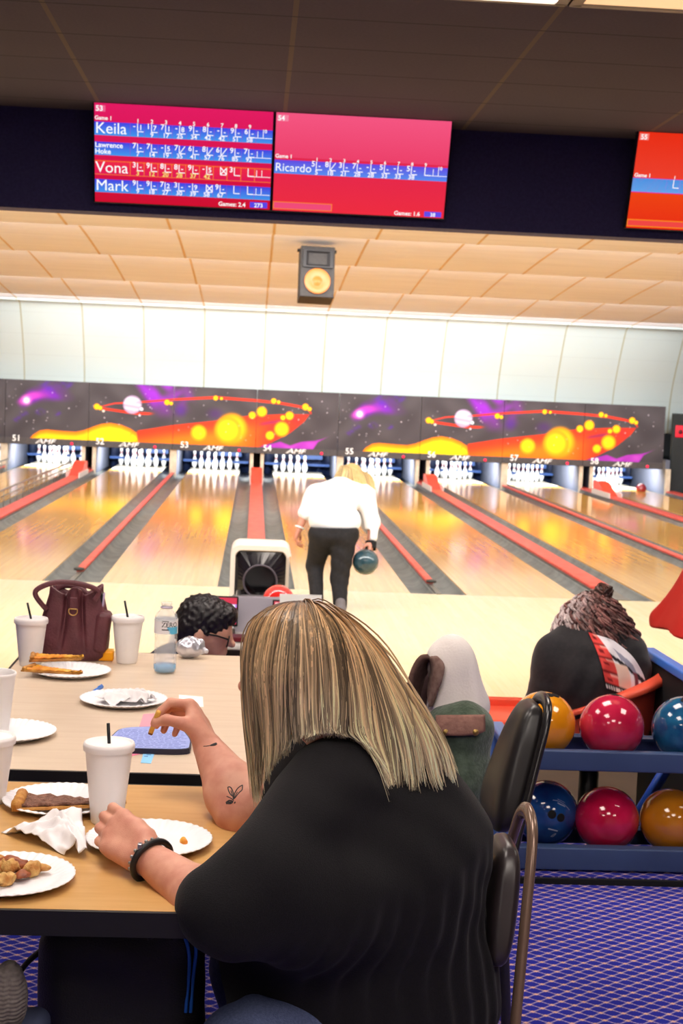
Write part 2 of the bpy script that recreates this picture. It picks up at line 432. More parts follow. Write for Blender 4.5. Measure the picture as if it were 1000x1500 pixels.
M_BEIGEW = mat('side_wall_paint', (196, 186, 172), 0.85)
M_RED = mat('red_lane_cap', (212, 62, 52), 0.35, var=(9, (226, 92, 78)))
M_REDB = mat('red_ramp_lit_tone', (236, 58, 36), 0.4)  # brighter than the caps: light on the upward face put into the colour
M_GUT = mat('grey_gutter', (118, 118, 114), 0.4, var=(5, (98, 98, 96)))
M_GUTD = mat('dark_gutter_edge', (64, 62, 58), 0.5)
M_BLACK = mat('black_plastic', (18, 18, 20), 0.35)
M_MATTE = mat('matte_black', (14, 14, 15), 0.8)
M_STEEL = mat('brushed_steel', (168, 168, 172), 0.3, metal=1.0)
# ---- floors
g = G(); g.box((1.0, 1.2, FLOOR-0.06), (22, 8.3, 0.12)); struct('floor', g, M_CARPET)
g = G(); g.box((1.0, 5.31, FLOOR/2-0.002), (22, 0.05, FLOOR-0.008)); struct('trim_1', g, M_DARKW)
g = G(); g.box((1.0, 7.12, -0.03), (22, 3.6, 0.06)); struct('floor_lower', g, mat('lower_floor_tile', (92, 72, 58), 0.7, var=(3, (78, 60, 50))))
g = G(); g.box((1.0, (8.92+YF)/2, -0.03), (22, YF-8.92, 0.06)); struct('floor_approach', g, M_APPR)
g = G(); g.box((1.0, (YF+YEND)/2, -0.26), (22, YEND-YF+0.8, 0.2)); struct('floor_under_lanes', g, M_MATTE)
g = G(); g.box((1.07, 4.96, FLOOR+0.011), (5.0, 0.50, 0.022)); struct('trim_2', g, M_CARPET)     # carpeted curb under the ball rack
g = G(); g.box((1.07, 4.702, FLOOR+0.009), (5.0, 0.016, 0.018)); struct('trim_3', g, M_MATTE)  # black strip standing in for the shadow line below the curb
# ---- concourse ceiling, soffit, lane ceiling, walls
g = G(); g.box((1.0, 3.13, 3.50), (22, 12.5, 0.10)); struct('ceiling', g, M_CEILD)
g = G(); g.box((1.0, 9.48, 3.32), (22, 0.2, 0.95)); struct('wall_soffit', g, M_NAVY)
rows = [(9.58, 3.72, 13.9, 3.60), (13.9, 3.735, 17.75, 3.585), (17.75, 3.745, 21.45, 3.565), (21.45, 3.745, 25.5, 3.47), (25.5, 3.66, 29.35, 3.31)]
g = G()
for k, (y0, z0, y1, z1) in enumerate(rows):
    n = 7; t = np.linspace(0, 1, n); P = np.zeros((2, n, 3))
    for i, x in enumerate((-10.0, 12.0)): P[i, :, 0] = x; P[i, :, 1] = y0+(y1-y0)*t; P[i, :, 2] = z0+(z1-z0)*t-0.05*np.sin(PI*t)*(-1 if k < 4 else 1)*0.4
    g.grid(P, smooth=True)
    if k < len(rows)-1: g.add([[-10, y1, z1], [12, y1, z1], [12, y1, rows[k+1][1]], [-10, y1, rows[k+1][1]]], [(0, 1, 2, 3)])
g.box((1, 20, 3.95), (22, 22, 0.06)); struct('ceiling_lane', g, M_CEILL)
g = G(); prof = [(29.35, 3.31), (29.75, 3.30), (29.98, 3.08), (30.3, 2.6), (30.55, 2.15), (30.68, 1.7), (30.72, 1.2)]
P = np.zeros((2, len(prof)*3, 3)); q = spline(np.array(prof), len(prof)*3)
for i, x in enumerate((-10.0, 12.0)): P[i, :, 0] = x; P[i, :, 1:] = q
g.grid(P, thick=0.04); struct('wall_back', g, M_WALLW)
g = G(); g.box((1, YEND+0.2, 1.6), (22, 0.1, 3.3)); struct('wall_pit', g, M_MATTE)
g = G(); g.box((-10.05, 15, 1.85), (0.1, 37, 4.2)); struct('wall_left', g, M_BEIGEW)
g = G(); g.box((12.05, 15, 1.85), (0.1, 37, 4.2)); struct('wall_right', g, M_BEIGEW)
g = G(); g.box((1, -2.95, 1.85), (22, 0.1, 4.2)); struct('wall_rear', g, M_BEIGEW)
g = G(); g.box((10.25, 30.25, 0.79), (3.54, 0.12, 1.66)); struct('wall_partition', g, M_DARKW)
# red sign on the dark partition
t = thing('wall_sign', 'small square red sign on the dark partition to the right of the last lane', 'sign', (0, 0, 0)); c = at(996, 632, 30.18); t.location = tuple(c)
g = G(); g.rbox(c, (0.20, 0.02, 0.24), 0.008); g.build('panel', mat('red_sign', (206, 20, 44), 0.5, emis=((206, 20, 44), 0.35)), t)
g = G(); g.lathe([(0.0, 0), (0.045, 0), (0.045, 0.004), (0, 0.004)], c+np.array([0.0, -0.012, -0.01]), 16, Rx(PI/2)); g.build('symbol', mat('dark_red', (90, 6, 22), 0.5), t)
# ---- lanes
NW = dict(zip(range(50, 59), ('fifty', 'fifty-one', 'fifty-two', 'fifty-three', 'fifty-four', 'fifty-five', 'fifty-six', 'fifty-seven', 'fifty-eight')))
def lane_label(n): return 'wooden bowling lane %s running to its rack of white pins' % NW[n]
lane0 = None
for n, X in LANES.items():
    if lane0 is None:
        t = thing('bowling_lane', lane_label(n), 'bowling lane', (X, YF, 0), 0, 'bowling lanes')
        g = G(); g.box((0, 8.72, -0.04), (1.054, 17.44, 0.08)); g.build('lane_bed', M_LANE, t, world=False)
        g = G(); g.box((0, 18.32, -0.04), (1.054, 1.76, 0.08)); g.build('pin_deck', mat('pale_pin_deck', (236, 226, 206), 0.25), t, world=False)
        for s in (-1, 1):
            g = G(); A = np.linspace(PI, 2*PI, 11); P = np.zeros((2, 11, 3))
            for i, y in enumerate((0.0, 19.3)): P[i, :, 0] = s*(0.527+0.1175)+0.1175*np.cos(A); P[i, :, 1] = y; P[i, :, 2] = -0.012+0.075*np.sin(A)
            g.grid(P[::-1], thick=0.008); g.build('gutter', M_GUT, t, world=False)
        lane0 = t
    else: copy_thing(lane0, (X, YF, 0), 0, lane_label(n))
# ---- strips between the lanes
def division(xc, w, label, hood):
    t = thing('division_strip', label, 'lane divider', (xc, YF, 0), 0, 'divider strips between lanes')
    g = G(); g.box((0, 9.6, -0.03), (w, 19.2, 0.075)); g.build('base_strip', M_GUT, t, world=False)
    wr = w-0.012 if w > 0.15 else 0.075
    g = G(); g.rbox((0, 9.75, 0.022), (wr, 18.1, 0.036), 0.012); g.build('red_cap', M_RED, t, world=False)
    if hood:
        y0, y1, y2 = 14.2, 15.0, 15.4; h = 0.26
        g = G(); x = wr/2
        v = [(-x, y0, .03), (x, y0, .03), (x, y1, h), (-x, y1, h), (-x, y2, h), (x, y2, h), (x, y2, .03), (-x, y2, .03)]
        g.add(v, [(0, 1, 2, 3), (3, 2, 5, 4), (4, 5, 6, 7), (0, 3, 4, 7), (1, 6, 5, 2)]); g.build('ramp_hood', M_REDB, t, world=False)
        for s in (-1, 1):
            g = G(); g.box((s*(x+0.008), 14.7, 0.06), (0.012, 1.5, 0.10)); g.build('ramp_side', mat('pale_ramp_side', (225, 215, 210), 0.4), t, world=False)
    else:
        g = G(); g.lathe([(0, 0), (0.05, 0), (0.05, 0.02), (0, 0.03)], (0, 0.62, 0.03), 14); g.build('end_cap', M_GUTD, t, world=False)
    return t
ks = sorted(LANES)
for a, b in zip(ks, ks[1:]):
    xc = (LANES[a]+LANES[b])/2; w = LANES[b]-LANES[a]-1.054-0.47
    if w > 0.15: division(xc, w-0.01, 'wide red cap over the ball return track between lanes %s and %s' % (NW[a], NW[b]), True)
    else: division(xc, max(w-0.004, 0.04), 'narrow red strip on grey between lanes %s and %s' % (NW[a], NW[b]), False)
division(LANES[58]+0.88, 0.22, 'red edge strip along the outer side of lane fifty-eight', False)
division(LANES[50]-0.88, 0.22, 'red edge strip along the outer side of lane fifty', False)
# ---- raised bumper rails on lane fifty-one
for xr, lb in ((-3.525, 'grey bumper rail on posts along the right gutter of lane fifty-one'), (-4.755, 'grey bumper rail on posts along the left gutter of lane fifty-one')):
    t = thing('bumper_rail', lb, 'bumper rail', (xr, 16.5, 0), 0, 'bumper rails of lane fifty-one')
    g = G(); g.tube([(xr, 16.5, 0.2), (xr, 29.6, 0.2)], 0.016, 8); g.build('top_rail', mat('rail_grey', (150, 150, 146), 0.35, metal=0.6), t)
    g = G(); g.tube([(xr, 16.5, 0.11), (xr, 29.6, 0.11)], 0.01, 8); g.build('lower_rail', MATS['rail_grey'], t)
    for i in range(22):
        y = 16.8+i*0.6; g = G(); g.tube([(xr, y, -0.08), (xr, y, 0.2)], 0.008, 6); g.build('post', MATS['rail_grey'], t)
# ---- kickback plates, pit curtains
M_KICK = mat('cream_kickback', (214, 200, 178), 0.5, var=(6, (188, 172, 150))); M_KICKI = mat('blue_grey_kickback_side', (96, 100, 116), 0.5)
def kick(x, w, label):
    t = thing('kickback_plate', label, 'kickback', (x, 31.9, 0), 0, 'kickback plates beside the pins')
    g = G(); g.box((0, -1.79, 0.2125), (w, 0.06, 0.545)); g.build('front_post', M_KICK, t, world=False)
    g = G(); g.box((0, -0.36, 0.31), (w-0.012, 2.76, 0.72)); g.build('side_panel', M_KICKI, t, world=False)
for a, b in zip(ks, ks[1:]):
    xc = (LANES[a]+LANES[b])/2
    if LANES[b]-LANES[a] < 1.7: kick(xc, 0.13, 'cream post standing between the pins of lanes %s and %s' % (NW[a], NW[b]))
    else:
        kick(xc-0.105, 0.07, 'cream post at the right of the lane %s pins' % NW[a]); kick(xc+0.105, 0.07, 'cream post at the left of the lane %s pins' % NW[b])
        t = tag((lambda q: q.build('gap_board', mat('brown_gap_board', (58, 40, 26), 0.6), None, (xc, 31.2, 0.3)))(G().box((xc, 31.2, 0.3), (0.14, 0.03, 0.7))), 'dark brown board in the gap between the posts of lanes %s and %s' % (NW[a], NW[b]), 'board', 'boards in the gaps')
kick(LANES[58]+0.80, 0.10, 'cream post at the right end beyond the lane fifty-eight pins')
kick(LANES[50]-0.85, 0.12, 'cream post at the left end beyond the lane fifty pins')
for n, X in LANES.items():
    t = thing('pit_curtain', 'dark navy pit curtain with machine bars behind the pins of lane %s' % NW[n], 'pit curtain', (X, 32.85, 0), 0, 'pit curtains behind the pins')
    if n == 50:
        g = G(); P = np.zeros((2, 40, 3)); u = np.linspace(-0.72, 0.72, 40)
        for i, z in enumerate((-0.1, 0.8)): P[i, :, 0] = u; P[i, :, 1] = 0.03*np.sin(u*22); P[i, :, 2] = z
        g.grid(P[::-1], thick=0.02); c0 = g.build('curtain', mat('navy_curtain', (22, 34, 66), 0.6), t, world=False)
        g = G(); g.box((0, -0.25, 0.16), (1.4, 0.05, 0.05)); g.box((0.3, -0.2, 0.34), (0.5, 0.06, 0.12)); c1 = g.build('machine_bar', mat('blue_machine', (44, 78, 140), 0.45), t, world=False)
    else:
        for c in (c0, c1):
            d = c.copy(); COL.objects.link(d); d.parent = t
# ---- pins
def pin_mat():
    b = NB('white_pin'); tc = b.n('ShaderNodeTexCoord'); x = b.n('ShaderNodeSeparateXYZ'); b.link(tc.outputs['Object'], x.inputs[0]); z = x.outputs[2]
    a = b.math('MULTIPLY', b.math('GREATER_THAN', z, 0.248), b.math('LESS_THAN', z, 0.262)); c = b.math('MULTIPLY', b.math('GREATER_THAN', z, 0.276), b.math('LESS_THAN', z, 0.290))
    col = b.mix(b.math('ADD', a, c), L((246, 246, 244)), L((206, 40, 56))); return b.out(col, 0.25, 0.5)
M_PIN = pin_mat(); IN = 0.0254
prof = [(0, 0), (1.015, 0), (1.414, .75), (1.953, 2.25), (2.255, 3.375), (2.383, 4.5), (2.28, 5.875), (1.85, 7.25), (1.236, 8.625), (.98, 9.375), (.9, 10), (.935, 10.875), (1.047, 11.75), (1.2, 12.625), (1.273, 13.5), (1.2, 14.1), (.9, 14.6), (.5, 14.9), (0, 15)]
pin0 = None; ORD = ['leftmost', 'second from left', 'third from left', 'rightmost']
MISSING = {54: {(3, 2), (3, 3), (2, 2)}}
SIDE2 = {0: 'left', 1: 'right'}
for n, X in LANES.items():
    for r in range(4):
        for k in range(r+1):
            if (r, k) in MISSING.get(n, ()): continue
            x = X+(k-r/2)*0.3048; y = YF+18.288+r*0.264
            if r == 0: lb = 'white bowling pin at the front of the rack on lane %s' % NW[n]
            elif r == 1: lb = 'white bowling pin, %s one of the second row on lane %s' % (SIDE2[k], NW[n])
            elif r == 2: lb = 'white bowling pin, %s one of the third row on lane %s' % (('left', 'middle', 'right')[k], NW[n])
            else: lb = 'white bowling pin, %s in the back row on lane %s' % (ORD[k], NW[n])
            if pin0 is None:
                g = G(); g.lathe([(a*IN, b*IN) for a, b in prof], n=20); o = g.build('bowling_pin', M_PIN, None, (x, y, 0.0), world=False); pin0 = o
            else:
                o = pin0.copy(); COL.objects.link(o); o.location = (x, y, 0)
            tag(o, lb, 'bowling pin', 'pins standing on lane %s' % NW[n])
# ---- masking panels with the space picture
def artwork(u, v):
    """print on the four-panel mural: u 0..4 along, v 0..1 up"""
    asp = 1.65/1.14; c = np.empty(u.shape+(3,)); c[:] = (70, 64, 68)
    r1 = np.random.default_rng(3)
    nz = lambda f, s: 0.5+0.25*np.sin(u*f*asp+1.7*np.sin(v*f*0.8+s)+s)+0.25*np.sin(v*f*1.3+2.1*np.sin(u*f*0.9+s*2)+s*3)
    def over(a, col): c[:] = c*(1-a[..., None])+np.asarray(col, float)*a[..., None]
    ss = lambda x, a, b: (lambda t: t*t*(3-2*t))(np.clip((x-a)/(b-a), 0, 1))
    c += ((nz(9, 1)-0.5)*14)[..., None]
    D = lambda cu, cv, r, a=asp: np.sqrt(((u-cu)*a)**2+(v-cv)**2)/r
    # nebula of the first panel
    s = (u-0.20)*0.80+(v-0.60)*0.60*0.9; w = -(u-0.20)*0.52+(v-0.60)*0.86
    over(ss(1-np.abs(w-0.04*np.sin(s*9))/(0.12+0.26*np.clip(s, 0, 1)), 0, .8)*ss(s, -.1, .06)*ss(0.62-s, 0, .25)*(0.55+0.6*nz(16, 2)).clip(0, 1), (112, 30, 170))
    over(ss(1-np.abs(w-0.02-0.03*np.sin(s*11))/(0.08+0.12*s.clip(0, 1)), 0, .9)*ss(s, -.08, .04)*ss(0.42-s, 0, .3), (214, 62, 190))
    over(ss(1-D(0.25, 0.65, 0.13), 0, 1), (255, 150, 215)); over(ss(1-D(0.25, 0.65, 0.08), 0, .8), (255, 236, 240))
    for cu, cv, rr in ((.42, .46, .09), (.62, .45, .07), (.15, .32, .08), (.22, .42, .08), (.5, .9, .16), (.72, .95, .13)):
        over(0.75*ss(1-D(cu, cv, rr, asp*.7), 0, .9)*nz(30, cu*9).clip(0, 1), (82, 36, 170))
    # purple in panels two and three
    over(0.95*ss(1-np.abs(u-1.66-0.45*(1-v))/0.17, 0, .8)*ss(v, .35, .75)*(0.35+0.8*nz(12, 4)).clip(0, 1), (140, 34, 190))
    over(0.9*ss(1-np.abs(u-1.95)/0.36, 0, .7)*ss(v, .5, .85)*nz(17, 5), (150, 40, 200)); over(0.8*ss(1-D(2.08, .58, .17), 0, 1), (80, 34, 140)); over(0.6*ss(1-D(2.5, .55, .15, 1), 0, 1), (74, 34, 110))
    # orange flow of panels two to four
    ue = 3.66; up = np.interp(u, [1.5, 2.0, 2.5, 2.9, 3.3, 3.66], [.19, .335, .44, .55, .60, .62]); lowr = np.interp(u, [1.5, 3.0, 3.2, 3.42, 3.58, 3.66], [-.05, -.05, .08, .26, .46, .62])
    band = ss(up-v, 0, .02)*ss(v-lowr, 0, .03)*ss(u, 1.55, 1.6)
    over(band*0.97, (226, 56, 22)); over(band*ss(up-v, .05, .32)*ss(3.25-u, 0, .5), (246, 120, 14)); over(0.5*band*ss(u, 2.9, 3.4)*nz(14, 7), (150, 30, 60))
    over(0.8*ss(1-np.abs(v-0.43-0.05*np.sin(u*6))/0.05, 0, 1)*ss(u, 3.0, 3.1)*ss(3.35-u, 0, .1), (140, 34, 90))
    # the big ring
    top = np.interp(u, [1.10, 1.3, 1.6, 2.0, 2.5, 3.0, 3.3, 3.5, 3.62, 3.66], [.58, .66, .70, .77, .835, .81, .78, .74, .70, .63]); th = np.interp(u, [1.1, 2.5, 3.66], [.012, .032, .03])
    over(ss(1-np.abs(v-top)/th, 0, .6)*ss(u, 1.09, 1.2)*ss(3.68-u, 0, .03), (232, 52, 30))
    bot = np.interp(u, [1.10, 1.3, 1.55, 1.8], [.57, .54, .50, .51]); over(ss(1-np.abs(v-bot)/.03, 0, .6)*ss(u, 1.08, 1.14)*ss(1.8-u, 0, .12), (232, 52, 30))
    # yellow hill
    hill = np.interp(u, [.30, .34, .42, .5, .7, .85, .95, 1.05, 1.15, 1.25, 1.38, 1.5, 1.57, 1.6], [0, .07, .145, .165, .15, .145, .18, .245, .30, .325, .30, .235, .17, 0])
    ins = ss(hill-v, 0, .012)*(hill > 0.01); over(ins, (250, 128, 10)); over(ins*ss(hill-v, .02, .11), (255, 206, 8)); over(ins*ss(hill-v, .1, .2)*ss(1-D(1.42, .1, .32), 0, .8), (250, 236, 10)); over(0.5*ins*ss(1-np.abs(D(1.55, .09, .1)-.8)/.25, 0, 1), (250, 140, 10))
    # planet
    d = D(1.51, .65, .165); over(ss(1-d, 0, .06), (206, 196, 214)); over(0.55*ss(1-d, 0, .06)*(0.5+0.5*np.sin((v+0.2*u)*70)), (150, 130, 160)); over(ss(1-D(1.49, .72, .07, asp*.5), 0, .8)*.8, (250, 248, 252)); over(ss(1-d, 0, .06)*ss(d, .75, 1)*.4, (90, 50, 120))
    # suns
    for cu, cv, rr in ((1.09, .59, .05), (1.13, .57, .035), (1.92, .715, .045), (1.97, .70, .03), (2.31, .205, .135), (2.71, .30, .25), (2.66, .27, .22), (2.95, .55, .06), (3.06, .62, .085), (3.40, .57, .07), (3.32, .53, .042), (3.31, .33, .125), (3.17, .21, .075), (3.59, .735, .055), (3.64, .70, .035), (3.2, .815, .045), (3.26, .80, .03), (2.5, .825, .04), (2.57, .82, .025)):
        dd = D(cu, cv, rr); over(ss(1.25-dd, 0, .35), (248, 150, 10)); over(ss(1.05-dd, 0, .5), (255, 210, 10)); over(0.6*ss(.7-dd, 0, .6), (244, 240, 20))
    over(ss(1-D(1.17, .52, .03), 0, .5), (225, 215, 200)); over(ss(1-D(1.6, .47, .025), 0, .5), (225, 215, 230)); over(ss(1-D(1.62, .58, .04), 0, .5), (235, 235, 250))
    # purple wave
    wv = np.interp(u, [3.02, 3.15, 3.3, 3.42, 3.55, 3.65, 3.72, 3.80, 3.90], [.02, .06, .12, .06, .13, .15, .16, .19, .25]); wl = np.interp(u, [3.02, 3.4, 3.7, 3.76, 3.9], [-.05, -.05, -.02, .12, .235])
    over(ss(wv-v, 0, .02)*ss(v-wl, 0, .02)*ss(u, 3.02, 3.12)*ss(3.92-u, 0, .03), (166, 48, 176)); over(.6*ss(wv-v-.02, 0, .02)*ss(v-wl-.02, 0, .02)*ss(u, 3.25, 3.4)*ss(3.8-u, 0, .1)*nz(20, 8), (206, 84, 206))
    for _ in range(90):
        a, b2 = r1.uniform(0, 4), r1.uniform(.1, .98); over(ss(1-D(a, b2, r1.uniform(.008, .02)), 0, .7)*r1.uniform(.3, .9), (214, 206, 214))
    return np.clip(c, 0, 255)
XB = [-6.555, -4.917, -3.281, -1.614, 0.031, 1.672, 3.324, 4.994, 6.633, 8.283]
M_ART = vmat('mural_print', 0.6, 0.25); M_FASCIA = mat('dark_grey_fascia', (74, 68, 68), 0.6, var=(40, (64, 58, 60)))
M_WHITE = mat('white_lettering', (244, 244, 244), 0.6); M_LED = mat('red_lamp', (226, 30, 60), 0.4, emis=((255, 40, 80), 1.2))
DESC = ['', 'a purple nebula and an orange hill', 'a striped planet over a yellow hill', 'big yellow suns on an orange flow', 'a red ring end over a purple wave']
for i in range(9):
    n = 50+i; x0, x1 = XB[i]+0.004, XB[i+1]-0.004; ph = (i-1) % 4
    t = thing('masking_panel', 'panel above lane %s painted with %s' % (NW[n], DESC[ph+1]), 'masking panel', ((x0+x1)/2, 30.1, 0.48), 0, 'painted space panels over the pins')
    nu, nv = 190, 126; U, V = np.meshgrid(np.linspace(0, 1, nu), np.linspace(0, 1, nv), indexing='ij')
    P = np.stack([x0+(x1-x0)*U, np.full_like(U, 30.08), 0.605+(1.745-0.605)*V], -1)
    g = G(); g.grid(P, s2l(artwork(U+ph, V)), smooth=False); g.build('mural', M_ART, t)
    g = G(); g.box(((x0+x1)/2, 30.115, 1.115), (x1-x0, 0.06, 1.27)); g.build('board', M_MATTE, t)
    g = G(); g.box(((x0+x1)/2, 30.06, 0.545), (x1-x0, 0.05, 0.12)); g.build('fascia', M_FASCIA, t)
    wd = x1-x0; p = at([9, 9, 131.5, 255.5, 377, 497.5, 618, 739, 857][i]+20, 640, 30.03)
    g = G(); g.text(str(n), 0.17, (x0+0.15, 30.03, 0.54), bold=0.012); g.build('lane_number', M_WHITE, t)
    g = G(); g.text('AMF', 0.125, (x0+0.63, 30.03, 0.510), shear=0.3, sx=1.45, bold=0.012)
    g.add([(x0+0.60, 30.03, .51), (x0+0.66, 30.03, .51), (x0+0.73, 30.03, .60), (x0+.71, 30.03, .60)], [(0, 1, 2, 3)]); g.build('logo', M_WHITE, t)
    g = G(); g.lathe([(0, 0), (0.028, 0), (0.028, 0.015), (0, 0.02)], (x0+1.32, 30.035, 0.53), 14, Rx(PI/2)); g.build('signal_lamp', M_LED, t)
# stray ball in the gutter of lane fifty-eight
def ball(name, c, m, label, group=None, r=0.108, holes=None, logo=None):
    t = thing(name, label, 'bowling ball', c, 0, group)
    g = G(); g.sphere((0, 0, 0), r, 40); g.build('shell', m, t, world=False)
    if holes is not None:
        for d in holes:
            d = np.asarray(d, float); d = d/np.linalg.norm(d); a = np.cross(d, [0, 0, 1.0]); a /= np.linalg.norm(a); b = np.cross(d, a); R = np.stack([a, b, d], 1)
            g = G(); g.lathe([(0.0, 0.0008), (0.0125, 0.0008), (0.0142, 0.0004), (0.0145, -0.002)], d*r*0.9985, 20, R, caps=False); g.build('finger_hole', M_MATTE, t, world=False)
    return t
ball('bowling_ball', (7.93, 30.3, 0.06), mat('dark_red_ball', (130, 18, 30), 0.12, coat=0.5), 'dark red bowling ball rolling off beside the pins of lane fifty-eight')
# =================================================================== SCREENS, SPEAKER, LAMPS
M_SCR = vmat('lit_screen', 0.25, 0.3, emit=1.0); M_BEZ = mat('black_bezel', (12, 12, 14), 0.3)
TV0, TV1 = (9.10, 3.448), (9.30, 2.897)          # top and bottom edges lean: (distance, height)
def television(x0, x1, label, paint):
    t = thing('television', label, 'television', ((x0+x1)/2, 9.2, 2.9), 0, 'score screens on the soffit')
    dn = np.array([0, TV1[0]-TV0[0], TV1[1]-TV0[1]]); H = np.linalg.norm(dn); W = x1-x0; nn = np.array([0, dn[2], -dn[1]])/H   # towards the room
    R = np.stack([[1, 0, 0], nn*-1, -dn/H], 1); c = np.array([(x0+x1)/2, 9.2, (TV0[1]+TV1[1])/2])
    g = G(); g.rbox(c-nn*0.028, (W+0.012, 0.05, H+0.016), 0.006, R); g.build('case', M_BEZ, t)
    g = G(); g.box(c-nn*0.085+np.array([0, 0.03, 0]), (0.3, 0.12, 0.25)); g.build('wall_bracket', M_MATTE, t)
    O = np.array([x0+0.004, TV0[0], TV0[1]])+nn*0.0005; W -= 0.008; ux = np.array([1.0, 0, 0])*W; uy = dn
    g = G(); lay = [0]
    def quad(u0, v0, u1, v1, ca, cb=None):
        lay[0] += 1; o = O+nn*0.0004*min(lay[0], 1+(lay[0] > 1)*1.5+(lay[0] > 6)*1.0); cb = ca if cb is None else cb
        p = [o+ux*u+uy*v for u, v in ((u0, v1), (u1, v1), (u1, v0), (u0, v0))]; g.add(p, [(0, 1, 2, 3)], s2l(np.array([cb, cb, ca, ca])))
    def line(u0, v0, u1, v1, w, col):
        a = np.array([u0*W, v0*H]); b = np.array([u1*W, v1*H]); d = b-a; d = d/np.linalg.norm(d); q = np.array([-d[1], d[0]])*w*W/2
        o = O+nn*0.0022; p = [o+ux*(k[0]/W)+uy*(k[1]/H) for k in (a-q, a+q, b+q, b-q)]; g.add(p, [(0, 1, 2, 3)] if np.cross(d, q) > 0 else [(0, 1, 2, 3)], s2l(col))
    def txt(s, u, v, size, col=(255, 255, 255), align='LEFT', bold=0.02):
        g.text(s, size*H, O+nn*0.0028+ux*u+uy*v, (np.array([1.0, 0, 0]), -dn/H), s2l(col), align, bold=bold)
    paint(quad, line, txt)
    g.build('score_picture', M_SCR, t)
    return t
WH = (255, 250, 255); BL0, BL1 = (70, 60, 225), (64, 150, 235)
def frames(line, txt, vals, v0, h, col=WH, sc=WH, upto=10):
    for i in range(10):
        u = 0.205+0.0785*i; cx = u+0.036
        if i < 9:
            line(cx, v0+.0, cx, v0+h*.60, .005, col); line(cx, v0+h*.60, cx+.034, v0+h*.60, .005, col)
        else:
            line(cx-.03, v0+h*.12, cx-.03, v0+h*.62, .0035, col); line(cx+.0, v0+h*.12, cx+.0, v0+h*.62, .0035, col); line(cx-.08, v0+h*.62, cx+.05, v0+h*.62, .0035, col)
        if i < len(vals):
            a, b, s = vals[i]
            if a: txt(a, cx-.018, v0+h*.36, h*.56, col, 'CENTER')
            if b == '/': line(cx+.004, v0+h*.56, cx+.032, v0+h*.04, .005, col)
            elif b == 'X':
                line(cx+.002, v0+h*.55, cx+.034, v0+h*.08, .006, col); line(cx+.002, v0+h*.08, cx+.034, v0+h*.55, .006, col); line(cx+.034, v0+h*.05, cx+.034, v0+h*.6, .005, col); line(cx, v0+h*.08, cx, v0+h*.6, .005, col)
            elif b: txt(b, cx+.018, v0+h*.46, h*.52, col, 'CENTER')
            if s: txt(s, cx+.002, v0+h*.95, h*.48, sc, 'CENTER')
def P53(quad, line, txt):
    quad(0, 0, 1, 1, (226, 22, 96), (206, 8, 44)); R = (.185, .385, .58, .765); h = .135
    quad(.005, .022, .062, .085, (236, 96, 140))
    for k, v in enumerate(R):
        if k == 2: quad(0, v-.012, 1, v+h+.012, (238, 46, 60), (224, 20, 70)); quad(0, v, 1, v+h, (236, 40, 74), (222, 20, 84))
        else: quad(0, v, 1, v+h, BL0, BL1)
        for i in range(10): line(.2+.0785*i, v, .2+.0785*i, v+h, .0018 if k != 2 else .0035, (150, 70, 215) if k != 2 else (250, 130, 40))
        if k == 2:
            for q in (v, v+h): line(0, q, 1, q, .003, (250, 130, 40))
    quad(.885, .925, .985, .985, (86, 70, 230))
    txt('53', .008, .078, .075); txt('Game 1', .002, .165, .055)
    for i in range(9): txt(str(i+1), .243+.0785*i, .178, .055, align='CENTER')
    txt('10', .955, .215, .05, align='CENTER')
    txt('Keila', .004, .30, .160, bold=0.0); txt('Lawrence', .002, .44, .072); txt('Hoke', .002, .505, .072); txt('Vona', .004, .695, .160, bold=0.0); txt('Mark', .004, .88, .160, bold=0.0)
    D = '-'
    frames(line, txt, [(D, '1', '1'), ('1', '7', '9'), ('7', '1', '17'), (D, '8', '25'), ('9', D, '34'), ('8', D, '42'), (D, D, '42'), ('9', D, '51'), ('6', D, '58')], R[0], h)
    frames(line, txt, [('7', D, '7'), ('7', D, '14'), (D, '5', '19'), ('7', '/', '35'), ('6', D, '41'), ('8', '/', '57'), ('6', '/', '76'), ('9', D, '85'), ('7', D, '92')], R[1], h)
    frames(line, txt, [('3', D, '3'), ('9', D, '12'), ('8', D, '20'), ('8', D, '28'), ('9', D, '37'), (D, '5', '42'), ('', 'X', ''), ('3', '', '')], R[2], h, WH, (250, 226, 120))
    frames(line, txt, [('9', D, '9'), ('9', D, '18'), ('7', '2', '27'), ('3', D, '30'), (D, '9', '39'), ('', 'X', '58'), ('9', D, '67')], R[3], h)
    txt('Games: 2.4', .86, .98, .062, align='RIGHT'); txt('273', .935, .978, .06, align='CENTER')
def P54(quad, line, txt):
    quad(0, 0, 1, .45, (244, 84, 128), (236, 62, 104)); quad(0, .45, 1, 1, (226, 36, 76), (238, 42, 62)); v, h = .475, .14
    quad(.005, .022, .07, .085, (244, 130, 160)); quad(0, v, 1, v+h, (98, 72, 226), (84, 140, 238)); quad(.885, .935, .985, .99, (96, 78, 232))
    quad(.0, .905, .345, .985, (250, 120, 60)); quad(.006, .915, .339, .975, (240, 74, 120))
    txt('54', .01, .078, .07); txt('Game 1', .003, .455, .055)
    for i in range(9): txt(str(i+1), .243+.0785*i, v-.005, .05, align='CENTER')
    txt('10', .955, v+.025, .05, align='CENTER'); txt('Ricardo', .004, .59, .120, bold=0.0); D = '-'
    frames(line, txt, [('5', D, '5'), ('8', '/', '18'), ('3', D, '21'), ('7', D, '28'), (D, D, '28'), ('5', D, '33'), (D, D, '33'), ('5', D, '38')], v, h)
    txt('Games: 1.6', .86, .985, .06, align='RIGHT'); txt('38', .935, .985, .055, align='CENTER')
